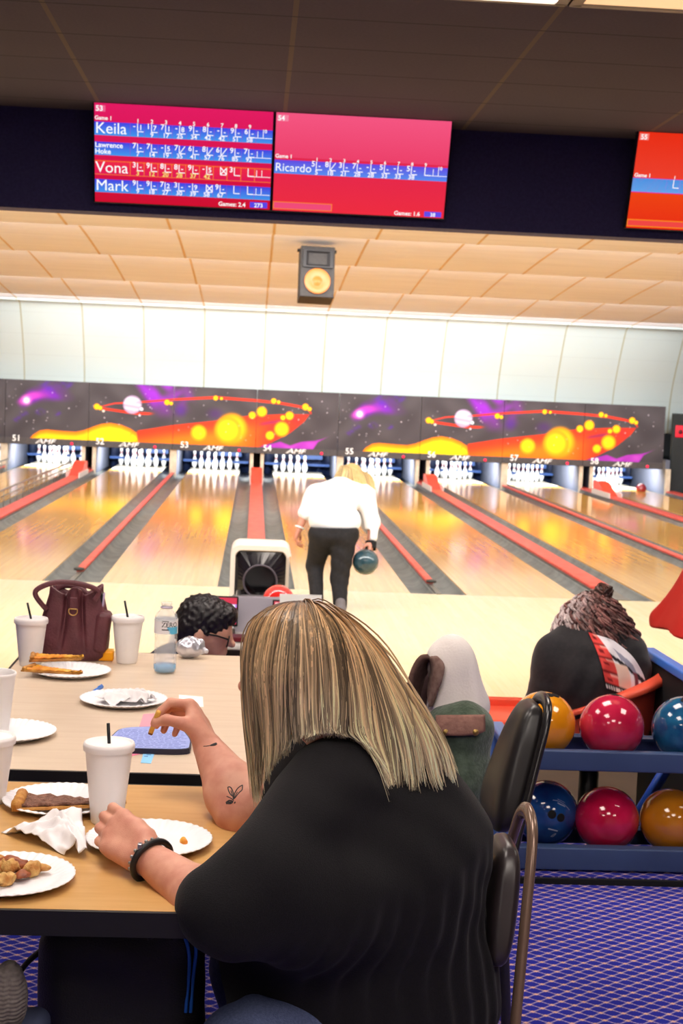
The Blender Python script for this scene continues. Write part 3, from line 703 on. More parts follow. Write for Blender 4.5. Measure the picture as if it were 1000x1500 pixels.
def P55(quad, line, txt):
    quad(0, 0, 1, .47, (232, 44, 10), (236, 62, 40)); quad(0, .47, 1, 1, (240, 74, 8), (232, 42, 14)); v, h = .475, .14
    quad(.005, .015, .06, .085, (246, 120, 110)); quad(0, v-.006, 1, v+h+.008, (214, 40, 170)); quad(0, v, 1, v+h, (30, 150, 226), (60, 170, 238))
    quad(.0, .905, .345, .985, (250, 130, 30)); quad(.006, .917, .339, .973, (240, 70, 66))
    txt('55', .012, .075, .07); txt('Game 1', .005, .462, .055); txt('1', .243, v-.005, .05, align='CENTER'); frames(line, txt, [], v, h)
    for i in range(10): line(.2+.0785*i, v, .2+.0785*i, v+h, .0016, (160, 110, 230))
television(-1.017, 0.046, 'wide score screen with four blue and red player rows, leftmost on the soffit', P53)
television(0.056, 1.111, 'red score screen with one blue player row in the middle of the soffit', P54)
television(2.239, 3.30, 'orange score screen with one empty blue row at the right end', P55)
# speaker hanging from the lane ceiling
sp = at(463, 403, 19.4); t = thing('loudspeaker', 'black loudspeaker with an orange cone hanging from the white lane ceiling', 'loudspeaker', sp)
tilt = Rx(-0.20) @ Rz(0.05); g = G(); w, d, h = 0.435, 0.42, 0.66
def SPk(p): return sp+np.asarray(p) @ tilt.T
hw, hh = w/2, h/2
g.rbox(SPk((0, 0.02, 0)), (w, d-0.04, h), 0.012, tilt); g.build('cabinet', mat('charcoal_cabinet', (58, 54, 52), 0.7, var=(30, (48, 44, 44))), t)
g = G(); 
v = np.array([(-.15, -.20, .06), (.15, -.20, .06), (.15, -.20, .25), (-.15, -.20, .25), (-.05, -.10, .16), (.05, -.10, .16), (.05, -.10, .21), (-.05, -.10, .21)])
g.add([SPk(p+np.array([0, -0.002, 0])) for p in v], [(0, 1, 5, 4), (1, 2, 6, 5), (2, 3, 7, 6), (3, 0, 4, 7), (4, 5, 6, 7)])
for a, b in (((-.19, .04), (.19, .06)), ((-.19, .25), (.19, .27)), ((-.19, .06), (-.15, .25)), ((.15, .06), (.19, .25))):
    g.box(SPk(((a[0]+b[0])/2, -.205, (a[1]+b[1])/2)), (b[0]-a[0], 0.03, b[1]-a[1]), tilt)
g.build('horn', mat('horn_black', (40, 38, 40), 0.5), t)
g = G(); g.lathe([(0.05, 0.03), (0.09, 0.05), (0.145, 0.0)], SPk((0, -0.20, -0.13)), 32, tilt @ Rx(PI/2), caps=False); g.lathe([(0.06, 0.032), (0.045, 0.015), (0.0, 0.0)], SPk((0, -0.20, -0.13)), 24, tilt @ Rx(PI/2), caps=False); g.lathe([(0.145, -0.004), (0.16, 0.012), (0.165, -0.004)], SPk((0, -0.195, -0.13)), 32, tilt @ Rx(PI/2), caps=False)
g = G(); g.lathe([(0.165, 0.0), (0.145, 0.014), (0.075, -0.02), (0.06, -0.02), (0.045, 0.0), (0.0, 0.012)], SPk((0, -0.196, -0.13)), 36, tilt @ Rx(PI/2), caps=False); g.build('speaker_cone', mat('orange_cone', (186, 108, 50), 0.4), t)
g = G(); 
for s in (-1, 1): g.tube([SPk((s*.15, 0.05, .32)), np.array([sp[0]+s*.15, sp[1]+.1, 3.58])], 0.012, 8)
g.box((sp[0], sp[1]+.1, 3.575), (0.5, 0.16, 0.03)); g.build('hanger', M_MATTE, t)
# ceiling lights over the tables
M_DIFF = mat('lit_diffuser', (255, 250, 240), 0.5, emis=((255, 242, 230), 13.5)); M_DIFFW = mat('dim_diffuser', (240, 205, 160), 0.5, emis=((255, 214, 160), 0.8)); M_TRIMW = mat('troffer_frame', (150, 140, 130), 0.5)
def troffer(x, y, label, m, sx=1.06, sy=1.12):
    t = thing('ceiling_light', label, 'ceiling light', (x, y, 3.45), 0, 'troffer lights in the dark ceiling')
    g = G(); g.box((0, 0, -0.006), (sx-0.05, sy-0.05, 0.012)); g.build('diffuser', m, t, world=False)
    g = G()
    for a, b, c, d in ((0, -sy/2, sx, .03), (0, sy/2, sx, .03), (-sx/2, 0, .03, sy), (sx/2, 0, .03, sy)): g.box((a, b, -0.008), (c+.03, d, 0.02))
    g.build('frame', M_TRIMW, t, world=False)
for x, y, lb, m in ((0.66, 5.70, 'bright ceiling light at the top edge of the photo', M_DIFF), (1.77, 5.70, 'dim warm ceiling light beside the bright one', M_DIFFW), (-1.55, 5.12, 'bright ceiling light over the left side of the tables', M_DIFF),
                    (2.86, 3.97, 'bright ceiling light above the right end of the ball rack', M_DIFF), (-0.44, 2.82, 'bright ceiling light above the tan table', M_DIFF), (0.66, 0.52, 'bright ceiling light behind the camera', M_DIFF), (-1.55, -0.63, 'bright ceiling light at the left rear', M_DIFF), (2.86, -0.63, 'bright ceiling light at the right rear', M_DIFF)):
    troffer(x, y, lb, m)
def area(name, loc, rot, sx, sy, power, col=(1, 1, 1), spread=180):
    l = bpy.data.lights.new(name, 'AREA'); l.shape = 'RECTANGLE'; l.size = sx; l.size_y = sy; l.energy = power; l.color = col; l.spread = math.radians(spread)
    o = bpy.data.objects.new(name, l); o.location = loc; o.rotation_euler = rot; COL.objects.link(o); return o
# fluorescent strips hung behind the soffit and in the steps of the lane ceiling, facing down the lanes
area('strip_light_soffit', (1.0, 9.75, 3.2), (math.radians(48), 0, 0), 18, 0.35, 620, (1.0, 0.97, 0.93))
for k, (y, z) in enumerate(((13.98, 3.64), (17.83, 3.62), (21.53, 3.60), (25.58, 3.53))):
    area('strip_light_lane', (1.0, y, z), (math.radians(70), 0, 0), 18, 0.10, 400, (1.0, 0.98, 0.95))
area('strip_light_mural', (1.6, 28.6, 3.1), (math.radians(60), 0, 0), 14, 0.3, 90, (0.93, 0.98, 1.0))
for n, X in LANES.items():
    area('pin_light', (X, 30.75, 0.72), (math.radians(35), 0, 0), 0.95, 0.18, 110, (0.92, 0.97, 1.0))
# =================================================================== BALL RETURN AND SCORING DESK
t = thing('ball_return', 'ball return with a pale framed black hood between lanes fifty-three and fifty-four', 'ball return', (0.09, 11.0, 0))
def rrect(w, h, r, n=6):
    p = []
    for cx, cy, a0 in ((w/2-r, h-r, 0), (-w/2+r, h-r, PI/2)): p += [(cx+r*math.cos(a0+PI/2*i/n), cy+r*math.sin(a0+PI/2*i/n)) for i in range(n+1)]
    return p+[(-w/2, 0), (w/2, 0)]
hx, hy = 0.085, 11.25; hoodz = 0.63
outer = rrect(0.455, hoodz, 0.07); inner = rrect(0.385, hoodz-0.035, 0.05)
g = G(); k = len(outer); V = []
for yy in (hy, hy+0.5): V += [(hx+a, yy, b) for a, b in outer]
V += [(hx+a, hy, b) for a, b in inner]+[(hx+a, hy+0.12, b*0.99) for a, b in inner]
Fc = [(i, i+k, (i+1) % k+k, (i+1) % k) for i in range(k-1)]+[(i, (i+1), 2*k+i+1, 2*k+i) for i in range(k-1)]+[(2*k+i, 2*k+i+1, 3*k+i+1, 3*k+i) for i in range(k-1)]+[tuple(range(k, 2*k))]
g.add(V, Fc); g.build('hood_frame', mat('cream_hood', (236, 222, 210), 0.35), t)
g = G(); n = 40; A = np.linspace(0, 2*PI, n, endpoint=False); R0 = 0.125; cx, cz = hx+0.0, 0.36
sq = []
for a in A:
    c, s = math.cos(a), math.sin(a); f = min(0.19/max(abs(c), 1e-6), (0.225 if s > 0 else 0.33)/max(abs(s), 1e-6)); sq.append((cx+c*f, cz+s*f))
V = [(x, hy+0.03, z) for x, z in sq]+[(cx+R0*math.cos(a), hy+0.0, cz+R0*math.sin(a)) for a in A]+[(cx+R0*.9*math.cos(a), hy+0.2, cz+R0*.9*math.sin(a)) for a in A]
g.add(V, [(i, (i+1) % n, (i+1) % n+n, i+n) for i in range(n)]+[(i+n, (i+1) % n+n, (i+1) % n+2*n, i+2*n) for i in range(n)]+[tuple(range(2*n, 3*n))[::-1]], None, False)
g.build('black_face', mat('glossy_black_hood', (26, 22, 28), 0.12, coat=0.6), t)
g = G(); g.tube([(cx+R0*math.cos(a), hy-0.002, cz+R0*math.sin(a)) for a in A], 0.008, 8, closed=True); g.build('ring', mat('smoky_ring', (84, 74, 82), 0.25), t)
g = G(); g.rbox((hx, 10.3, 0.22), (0.42, 1.8, 0.10), 0.03); g.box((hx, 10.3, 0.085), (0.3, 1.6, 0.17)); g.build('ball_tray', mat('grey_tray', (96, 92, 96), 0.4), t)
g = G()
for s in (-1, 1): g.tube([(hx+s*.16, 9.45, .285), (hx+s*.16, 11.2, .285)], 0.018, 8)
g.build('tray_rail', M_STEEL, t)
ball('bowling_ball', (0.205, 10.1, 0.385), mat('bright_red_ball', (232, 44, 40), 0.12, coat=0.5), 'bright red bowling ball on the ball return beside the black hood')
t = thing('scoring_desk', 'white scoring desk with a grey back panel behind the black haired man', 'desk', (0.1, 7.45, 0))
g = G(); g.rbox((0.1, 7.35, 0.575), (0.95, 0.42, 0.03), 0.01); g.build('desk_top', mat('white_desk', (246, 242, 238), 0.35), t)
g = G(); g.rbox((0.1, 7.42, 0.28), (0.6, 0.22, 0.56), 0.02); g.build('pedestal', mat('grey_pedestal', (120, 118, 124), 0.5), t)
g = G(); a = at(349, 876, 7.52); b = at(402, 876, 7.52); g.rbox(((a[0]+b[0])/2+.01, 7.53, 0.675), (0.24, 0.03, 0.19), 0.008); g.build('back_panel', mat('grey_lilac_panel', (196, 192, 206), 0.45), t)
def monitor(x0, x1, Y, ztop, zbot, label, col2):
    t = thing('scoring_monitor', label, 'monitor', ((x0+x1)/2, Y, 0.592)); W = x1-x0; H = ztop-zbot; R = Rx(-0.12); c = np.array([(x0+x1)/2, Y, (ztop+zbot)/2])
    g = G(); g.rbox(c, (W, 0.022, H), 0.006, R); g.build('case', M_BEZ, t)
    g = G()
    def q(u0, v0, u1, v1, ca, e):
        p = np.array([(-W/2+.008+(W-.016)*u, -0.0115-e, H/2-.008-(H-.02)*v) for u, v in ((u0, v1), (u1, v1), (u1, v0), (u0, v0))]); g.add(c+p @ R.T, [(0, 1, 2, 3)], s2l(ca))
    q(0, 0, 1, 1, (222, 60, 84), 0)
    for r in range(4):
        q(0, .24+r*.19, 1, .37+r*.19, (196, 150, 236), .0004)
        for i in range(8): q(.13+i*.108, .255+r*.19, .205+i*.108, .355+r*.19, (255, 250, 255), .0008)
    q(.02, .04, .1, .12, (255, 190, 190), .0006)
    g.build('screen', M_SCR, t)
    g = G(); g.box(((x0+x1)/2, Y+.03, (zbot+0.592)/2+.02), (.10, .04, zbot-0.592+.06)); g.rbox(((x0+x1)/2, Y, 0.60), (W*.9, .16, .016), .006); g.build('stand', M_BLACK, t)
    return t
monitor(-0.288, -0.047, 7.42, 0.782, 0.632, 'small scoring monitor on the desk beside the black haired man', 0)
monitor(0.122, 0.36, 7.42, 0.772, 0.622, 'small scoring monitor half hidden behind a white sheet on the desk', 0)
t = thing('paper_sheet', 'white card sheet leaning on the right scoring monitor', 'paper', (0.26, 7.36, 0.592))
a, b = at(410, 872, 7.37), at(472, 873, 7.37); g = G(); g.box(((a[0]+b[0])/2, 7.375, (a[2]+0.594)/2), (b[0]-a[0], 0.004, (a[2]-0.594)*1.12), Rx(-0.48)); g.build('card', mat('white_card', (252, 252, 250), 0.6), t)
t = thing('score_console', 'dark red keypad console lying below the left scoring monitor', 'console', (-0.06, 7.24, 0.592))
g = G(); g.rbox((-0.06, 7.24, 0.605), (0.2, 0.1, 0.024), 0.006); g.build('keypad', mat('dark_red_keypad', (110, 20, 36), 0.4), t)
# =================================================================== PEOPLE
def norm(v): v = np.asarray(v, float); return v/np.linalg.norm(v)
M_SKIN = mat('light_skin', (222, 162, 138), 0.5, var=(26, (206, 138, 118)), spec=0.4, bump=(700, 0.12))
M_SKINB = mat('warm_skin', (214, 150, 128), 0.5, var=(20, (200, 132, 112)))
M_NAIL = mat('pale_nail', (236, 190, 176), 0.25)
def hand(W, d, n, s, curls, thumb, sc=1.0, spread=0.0):
    """palm and five bent fingers; d towards the knuckles, n out of the palm, s towards the index side"""
    d, n, s = norm(d), norm(n), norm(s); s = norm(s-d*(s @ d)); n = norm(np.cross(d, s)*np.sign(np.cross(d, s) @ n)); out = []; tips = []
    offs = (.030, .010, -.010, -.028); dl = (.086, .090, .086, .076); lens = ((.042, .026, .021), (.046, .029, .022), (.042, .027, .021), (.033, .020, .018))
    for i in range(4):
        k = W+(d*dl[i]+s*offs[i])*sc; b = W+(d*.012+s*offs[i]*.62)*sc
        out.append((rc(b, k, .0145*sc, .0125*sc), .016*sc))
    out.append((rc(W+(d*.02+s*.018-n*-.004)*sc, W+(d*.052+s*.030+n*.006)*sc, .016*sc, .013*sc), .016))
    out.append((rc(W+(d*.02-s*.018)*sc, W+(d*.06-s*.024)*sc, .014*sc, .012*sc), .016))
    for i in range(4):
        p = W+(d*dl[i]+s*offs[i])*sc; a = 0.0; pts = [p]; sd = norm(d+s*spread*(1.5-i)/1.5*.3)
        for l, c in zip(lens[i], curls[i]):
            a += c; p = p+(sd*math.cos(a)+n*math.sin(a))*l*sc; pts.append(p)
        r = [.0108, .0092, .0084, .0070] if i < 3 else [.0095, .0082, .0074, .0062]
        for j in range(3): out.append((rc(pts[j], pts[j+1], r[j]*sc, r[j+1]*sc), .0035 if j else .006))
        tips.append(pts)
    tp = [W+(d*.022+s*.022)*sc]+[W+(d*a+s*b+n*c)*sc for a, b, c in thumb]
    r = (.0155, .0125, .0105, .0085)
    for j in range(3): out.append((rc(tp[j], tp[j+1], r[j]*sc, r[j+1]*sc), .010 if j == 0 else .005))
    tips.append(tp)
    return out, tips
def hit(S, x, y, t0=1.8, t1=3.6, n=700):
    d = _ray(x, y); t = np.linspace(t0, t1, n); P = (EYE+t[:, None]*d).astype(np.float32); v = np.concatenate([S(c) for c in np.array_split(P, 12)])
    i = int(np.argmax(v < 0)); a = v[i-1]/(v[i-1]-v[i]+1e-9); return EYE+d*(t[i-1]+(t[i]-t[i-1])*a)
# ------------------------------------------------------------------ the woman at the near table
wo = thing('person', 'woman with long blond hair in a black shirt eating at the tan table', 'person', (0.27, 2.62, FLOOR))
hc = at(446, 985, 2.58)
En, Wn = at(338, 1348, 2.31), at(216, 1256, 2.475); Ef, Wf = at(360, 1190, 2.80), at(305, 1096, 2.93)
Sn, Sf = at(470, 1165, 2.47), at(470, 1120, 2.80)
B = Solid()
B.add(el(hc+np.array([0, 0, .02]), (.098, .078, .098)), 0)
B.add(rc(hc+np.array([-.035, 0, -.03]), hc+np.array([-.055, .005, -.085]), .062, .034), .05)
B.add(rc(hc+np.array([-.085, .012, .0]), hc+np.array([-.104, .014, -.03]), .008, .011), .012)      # nose
B.add(rc(hc+np.array([-.078, .012, -.058]), hc+np.array([-.080, .014, -.066]), .014, .013), .012)    # lips
B.add(rc(hc+np.array([.02, .0, -.05]), np.array([.20, 2.61, 1.17]), .052, .055), .04)
B.add(rc(np.array([.21, 2.61, 1.09]), np.array([.26, 2.63, .82]), .10, .12), .05)
B.add(rc(Sn, np.array([.20, 2.60, 1.10]), .05, .07), .04); B.add(rc(Sf, np.array([.20, 2.62, 1.10]), .05, .07), .04)
B.add(rc(Sn, En, .052, .046), .03)
m = En+(Wn-En)*.35; B.add(rc(En, m, .046, .045), .02); B.add(rc(m, Wn, .045, .028), .02)
B.add(rc(Sf, Ef, .052, .050), .03)
m = Ef+(Wf-Ef)*.3; B.add(rc(Ef, m, .058, .055), .02); B.add(rc(m, Wf, .055, .030), .02)
dn = norm(at(152, 1206, 2.55)-Wn)
hn, tipn = hand(Wn+dn*.004, dn, (.3, .6, -.5), (.3, .5, .8), ((.30, .95, .7), (.38, 1.0, .7), (.42, 1.0, .7), (.45, 1.0, .7)), ((.042, .030, .028), (.066, .028, .048), (.086, .022, .060)), 1.0)
for q in hn: B.p.append(q)
df = norm(at(281, 1031, 3.0)-Wf)
hf, tipf = hand(Wf+df*.004, df, (-.55, -.25, -.8), (-.15, -1, .25), ((.95, .95, .35), (1.0, .95, .45), (1.0, .95, .5), (1.0, .9, .5)), ((.045, .045, .022), (.075, .036, .052), (.086, .024, .080)), 1.0)
for q in hf: B.p.append(q)
B.add(rc((.25, 2.66, .77), at(368, 1562, 2.40), .08, .075), .05); B.add(rc(at(372, 1556, 2.40), (.02, 2.42, .36), .065, .042), .03); B.add(rc((.02, 2.42, .33), (-.12, 2.42, .30), .04, .03), .02)
B.add(rc((.27, 2.70, .83), (.05, 2.76, .76), .10, .07), .05); B.add(rc((.05, 2.76, .76), (.08, 2.76, .36), .065, .042), .03); B.add(rc((.08, 2.76, .33), (-.04, 2.76, .30), .04, .03), .02)
B.build('body', .0032, M_SKIN, wo)
# black shirt
T = Solid()
T.add(rc((.262, 2.63, .80), (.255, 2.62, 1.02), .185, .175), 0)
T.add(rc((.255, 2.62, 1.02), (.225, 2.61, 1.15), .175, .115), .08)
T.add(el((.13, 2.60, .86), (.15, .19, .16)), .08)
T.add(rc(at(486, 1158, 2.50), at(388, 1290, 2.35), .088, .078), .06)
T.add(rc(at(388, 1290, 2.35), at(312, 1322, 2.335), .075, .058), .04)
T.add(rc(at(345, 1344, 2.315), at(318, 1334, 2.325), .058, .053), .03); T.add(rc(at(345, 1340, 2.315), at(470, 1320, 2.40), .058, .09), .05)
T.add(rc(at(440, 1330, 2.42), at(560, 1300, 2.52), .085, .13), .08)
T.add(rc(at(470, 1120, 2.80), at(400, 1200, 2.80), .085, .068), .05)
T.add(rc((.22, 2.61, 1.17), (.225, 2.60, 1.22), .105, .072), .05)
T.add(rc((.27, 2.63, .74), (.24, 2.62, .64), .205, .21), .06); T.add(rc((.13, 2.58, .80), (.13, 2.56, .66), .13, .135), .08)
T.disp = lambda P: waves(P, [((.62, .3, .72), .16, .0045, 0), ((.5, .2, .84), .075, .0016, 2.1)])+.0035*np.sin(P[:, 0]*105+P[:, 1]*95+2*np.sin(P[:, 2]*9))*np.clip((1.02+.25*(P[:, 0]-.25)-P[:, 2])*14, 0, 1)*np.clip((P[:, 0]-.02)*8, 0, 1)
cut = rbx((0.25, 2.6, .30), (.8, .8, .365), .01); T.sub(cut, .01)
T.sub(rc(En+(Wn-En)*.40+np.array([0, 0, 0]), Wn+(Wn-En)*.2, .040, .056), .008)
def shirtcol(v): return np.tile(s2l((26, 25, 28)), (len(v), 1))
M_SHIRT = mat('black_knit_shirt', (19, 18, 21), 0.85, spec=0.18, var=(500, (27, 25, 28)), bump=(500, 0.25), sheen=0.06)
T.build('shirt', .0060, M_SHIRT, wo)
J = Solid()
J.add(rc((.25, 2.66, .75), at(368, 1566, 2.40), .10, .100), 0); J.add(rc(at(372, 1563, 2.40), (.02, 2.42, .38), .098, .062), .04)
J.add(rc((.27, 2.72, .775), (.05, 2.76, .74), .11, .09), .05); J.add(rc((.05, 2.76, .74), (.08, 2.76, .38), .085, .062), .04)
J.add(rc((.30, 2.58, .80), (.30, 2.70, .80), .11, .11), .05)
J.disp = lambda P: waves(P, [((.5, .2, .8), .07, .002, 0), ((.9, .1, -.3), .05, .0015, 1)])
M_JEAN = mat('blue_jeans', (74, 84, 120), 0.85, var=(260, (92, 102, 138)), bump=(600, 0.3), spec=0.2)
J.build('jeans', .007, M_JEAN, wo)
for y, x_ in ((2.42, .02), (2.76, .08)):
    g = Solid(); g.add(rc((x_, y, .30), (x_-.15, y, .292), .045, .036), 0); g.sub(rbx((0, y, .10), (.5, .5, .165), 0.0), .004); g.build('shoe', .006, mat('black_shoe', (28, 28, 30), 0.6), wo)
# hair: a mass of strands following the fall seen in the photo
GU = [  # (x, y) runs in the photo from root to tip, front lock to back, and how far each one bulges towards the camera
 [(392, 893), (364, 918), (355, 975), (357, 1050), (366, 1122), (373, 1190)],
 [(405, 889), (380, 915), (371, 980), (376, 1050), (384, 1110), (384, 1160)],
 [(420, 887), (405, 920), (399, 985), (401, 1040), (404, 1085), (402, 1118)],
 [(436, 886), (432, 920), (430, 985), (430, 1035), (434, 1078), (440, 1112)],
 [(450, 886), (460, 920), (464, 985), (465, 1035), (469, 1074), (478, 1106)],
 [(462, 887), (488, 925), (500, 990), (502, 1040), (499, 1076), (498, 1114)],
 [(472, 889), (512, 935), (530, 1000), (538, 1060), (541, 1125), (534, 1204)],
 [(480, 891), (528, 940), (553, 1000), (572, 1060), (580, 1118), (572, 1182)],
 [(486, 893), (540, 945), (570, 1000), (598, 1055), (614, 1115), (612, 1178)],
 [(490, 895), (550, 948), (586, 1005), (622, 1060), (645, 1108), (653, 1162)],
 [(494, 898), (556, 952), (596, 1010), (636, 1062), (660, 1108), (667, 1148)]]
GU = np.array(GU, float); NG = len(GU)
S_ = np.linspace(0, 1, NG); bul = np.sin(PI*np.clip(S_*0.94+0.03, 0, 1))**0.7
tt = np.linspace(0, 1, 6)
def guide3(i, side):
    P = []
    for j in range(6):
        if j == 0: P.append(at(440+.35*(GU[i, 0, 0]-440), 883, 2.585)+np.array([0, -.012 if side < 0 else .012, 0]))
        t = tt[j]; b = bul[i]*np.interp(t, [0, .2, .5, 1], [.35, .92, 1.0, 1.0])*.105
        yc = 2.585+np.interp(t, [0, .5, 1], [0, 0, .0])
        q = at(GU[i, j, 0], GU[i, j, 1], yc-b if side < 0 else yc)
        if side > 0: q = q+np.array([0, b, 0])
        P.append(q)
    return np.array(P)
GN = np.array([spline(guide3(i, -1), 18) for i in range(NG)]); GF = np.array([spline(guide3(i, 1), 18) for i in range(NG)])
Skull = Solid(); Skull.add(el(hc+np.array([.004, 0, .010]), (.096, .077, .090)), 0)
for f, k in T.p: Skull.add(f, .015)
def push(P, gap):
    P = np.asarray(P, np.float32)
    gap = np.broadcast_to(np.asarray(gap, np.float32), (len(P),))
    for _ in range(3):
        d = np.concatenate([Skull(c) for c in np.array_split(P, max(1, len(P)//400))]); b = d < gap
        if not b.any(): break
        idx = np.where(b)[0]
        for ch in np.array_split(idx, max(1, len(idx)//400)):
            if len(ch): P[ch] += Skull.grad(P[ch])*(gap[ch]-d[ch])[:, None]
    return P
def lerp_guides(GG, s):
    a = s*(NG-1); i = int(min(a, NG-2)); u = a-i
    a0, a1, a2, a3 = GG[max(i-1, 0)], GG[i], GG[i+1], GG[min(i+2, NG-1)]
    return a1*(1-u)+a2*u if i in (5,) else 0.5*((2*a1)+(-a0+a2)*u+(2*a0-5*a1+4*a2-a3)*u*u+(-a0+3*a1-3*a2+a3)*u**3)
def hair_mesh(parent, mname, nstr, far_n, rough=.42):
    g = G(); r = np.random.default_rng(11)
    root, mid, tip = np.array([122, 82, 54.]), np.array([224, 182, 124.]), np.array([252, 230, 190.])
    alls = []; cols = []; rads = []
    clump = r.normal(0, 1, 90); CC_ = np.sort(r.uniform(0, 1, 34)); CL_ = r.uniform(.90, 1.04, 34); gaps = []
    for q in range(nstr+far_n):
        far = q >= nstr; GG = GF if far else GN; s = r.uniform(0, 1); layer = r.uniform(0, 1)**1.5
        P = lerp_guides(GG, np.clip(s, 0, 1)).copy(); n = len(P); t = np.linspace(0, 1, n); ci = int(np.argmin(abs(CC_-s))); PC = lerp_guides(GG, CC_[ci]); P = P+(PC-P)*(.72*np.clip(t-.25, 0, 1)**1.5)[:, None]; gaps += [np.full(n, .003+(1-layer)*.016)]
        cl = int(s*89); off = clump[cl]
        P[:, 2] += (r.normal(0, .0025)+.004*np.sin(t*5+off*3))*t; P[:, 0] += (r.normal(0, .004)*t+.004*off*t**2+r.normal(0, .002)*np.sin(t*8+r.uniform(0, 6)))
        P[:, 1] += (layer*.016*(1 if not far else -1))
        if r.uniform() < .03 and s > .25: P[:, 0] += r.normal(0, .010)*np.sin(t*PI); P[:, 2] += r.normal(0, .01)*np.sin(t*PI)
        L_ = np.clip(CL_[ci]-abs(r.normal(0, .05))-(.05 if r.uniform() < .3 else 0), .7, 1.0); k = np.linspace(0, min(L_, 1), n)*(n-1); P = np.stack([np.interp(k, np.arange(n), P[:, a]) for a in range(3)], 1)
        tone = np.clip(.62+.26*off+r.normal(0, .34), 0, 1.2)
        c = root*(1-np.interp(t, [0, .12, .45, 1], [0.05, .28, .80, 1.0])[:, None])+(mid*(1-t)[:, None]+tip*t[:, None])*np.interp(t, [0, .12, .45, 1], [.05, .28, .80, 1.0])[:, None]
        c = c*(.45+.62*tone); alls.append(P); cols.append(np.clip(c, 8, 250)); rads.append(r.uniform(.0009, .0021)*np.interp(t, [0, .1, .8, 1], [.8, 1, .85, .15]))
    A = np.array(alls); sh = A.shape; A = push(A.reshape(-1, 3), np.concatenate(gaps)).reshape(sh)
    for _ in range(2): A[:, 1:-1] = .25*A[:, :-2]+.5*A[:, 1:-1]+.25*A[:, 2:]
    for P, c, rd in zip(A, cols, rads): g.tube(P, rd, 4, s2l(c), caps=False)
    # under-layer that keeps the strands opaque
    for GG, sgn in ((GN, 1), (GF, -1)):
        Q = np.array([lerp_guides(GG, s) for s in np.linspace(.04 if sgn > 0 else .35, .97, 40)])[:, 1:14]; Q[..., 1] += .012*sgn; Q = push(Q.reshape(-1, 3), .0015).reshape(Q.shape)
        c = np.broadcast_to(np.linspace(0, 1, 13)[None, :, None]*np.array([110, 88, 60.])+np.array([60, 44, 30.]), Q.shape); g.grid(Q if sgn > 0 else Q[::-1], s2l(c), thick=.002)
    Cp = Solid(); Cp.add(el(hc+np.array([.012, 0, .014]), (.090, .074, .088)), 0); Cp.sub(rbx(hc+np.array([-.09, 0, -.05]), (.05, .2, .06), .01), .02); v, f = Cp.mesh(.006); g.add(v, f.tolist(), s2l((96, 70, 48)), True)
    m = vmat(mname, rough, .45)
    return g.build('hair', m, parent)
hair_mesh(wo, 'streaked_blond_hair', 3400, 900)
# bracelet, tattoos, nails
ax = norm(Wn-En); bc = Wn-ax*.012; a = norm(np.cross(ax, [0, 0, 1])); b = np.cross(ax, a)
g = G(); A = np.linspace(0, 2*PI, 40, endpoint=False)
for o in (0.0, ): 
    ring = [bc+ax*o+(a*math.cos(q)*.0385+b*math.sin(q)*.0345) for q in A]; g.tube(ring, .0055, 8, closed=True)
br = g.build('bracelet', mat('black_leather', (24, 22, 24), 0.5), wo)
g = G()
for q in A[::2]: g.sphere(bc+ax*.008+(a*math.cos(q)*.0395+b*math.sin(q)*.0355), .0032, 8)
g.rbox(bc+ax*.004+(a*math.cos(4.0)*.041+b*math.sin(4.0)*.037), (.008, .012, .014), .002); g.build('metal_bead', M_STEEL, br)
M_INK = mat('tattoo_ink', (52, 48, 50), 0.6)
g = G(); Z = lambda x, y: (200+x/5.0, 1000+y/5.0)
for ln, r in (([(668, 765), (688, 766), (704, 795), (710, 832), (690, 820), (674, 792), (668, 765)], .0011), ([(775, 750), (772, 785), (748, 808), (714, 850), (718, 812), (742, 772), (775, 750)], .0011), ([(660, 832), (688, 845), (708, 858)], .0010), ([(654, 878), (680, 862), (704, 870), (690, 884), (656, 884)], .0013), ([(664, 874), (696, 876)], .0016), ([(716, 884), (722, 872)], .0012), ([(690, 790), (706, 840), (708, 866)], .0009), ([(738, 800), (712, 850)], .0009)):
    pts = [hit(B, *Z(x, y), t0=2.4, t1=3.2) for x, y in ln]; g.tube(spline(np.array(pts), 4*len(pts)), r, 6)
g.build('leaf_tattoo', M_INK, wo)
g = G()
for ln, r in (([(490, 466), (520, 464), (545, 458)], .0009), ([(540, 462), (560, 452), (584, 444)], .0019), ([(545, 460), (572, 458), (586, 448)], .0016)):
    pts = [hit(B, *Z(x, y), t0=2.4, t1=3.3) for x, y in ln]; g.tube(spline(np.array(pts), 10), r, 6)
g.build('wrist_tattoo', M_INK, wo)
# the fried potato stick she holds
fp0, fp1 = tipf[0][3]*.5+tipf[4][3]*.5, None
c0 = fp0; t = thing('potato_stick', 'yellow fried potato stick held between her raised fingers', 'food', c0)
g = G(); g.rbox(c0, (.010, .010, .052), .003, Ry(.32) @ Rx(.25)); g.build('potato', mat('fried_potato', (232, 182, 84), 0.45, var=(90, (214, 154, 60))), t)
g = G(); g.rbox(c0+(Ry(.32) @ Rx(.25)) @ np.array([0, 0, -.0265]), (.0096, .0096, .006), .0025, Ry(.32) @ Rx(.25)); g.build('browned_tip', mat('browned_crust', (120, 70, 34), 0.5), t)
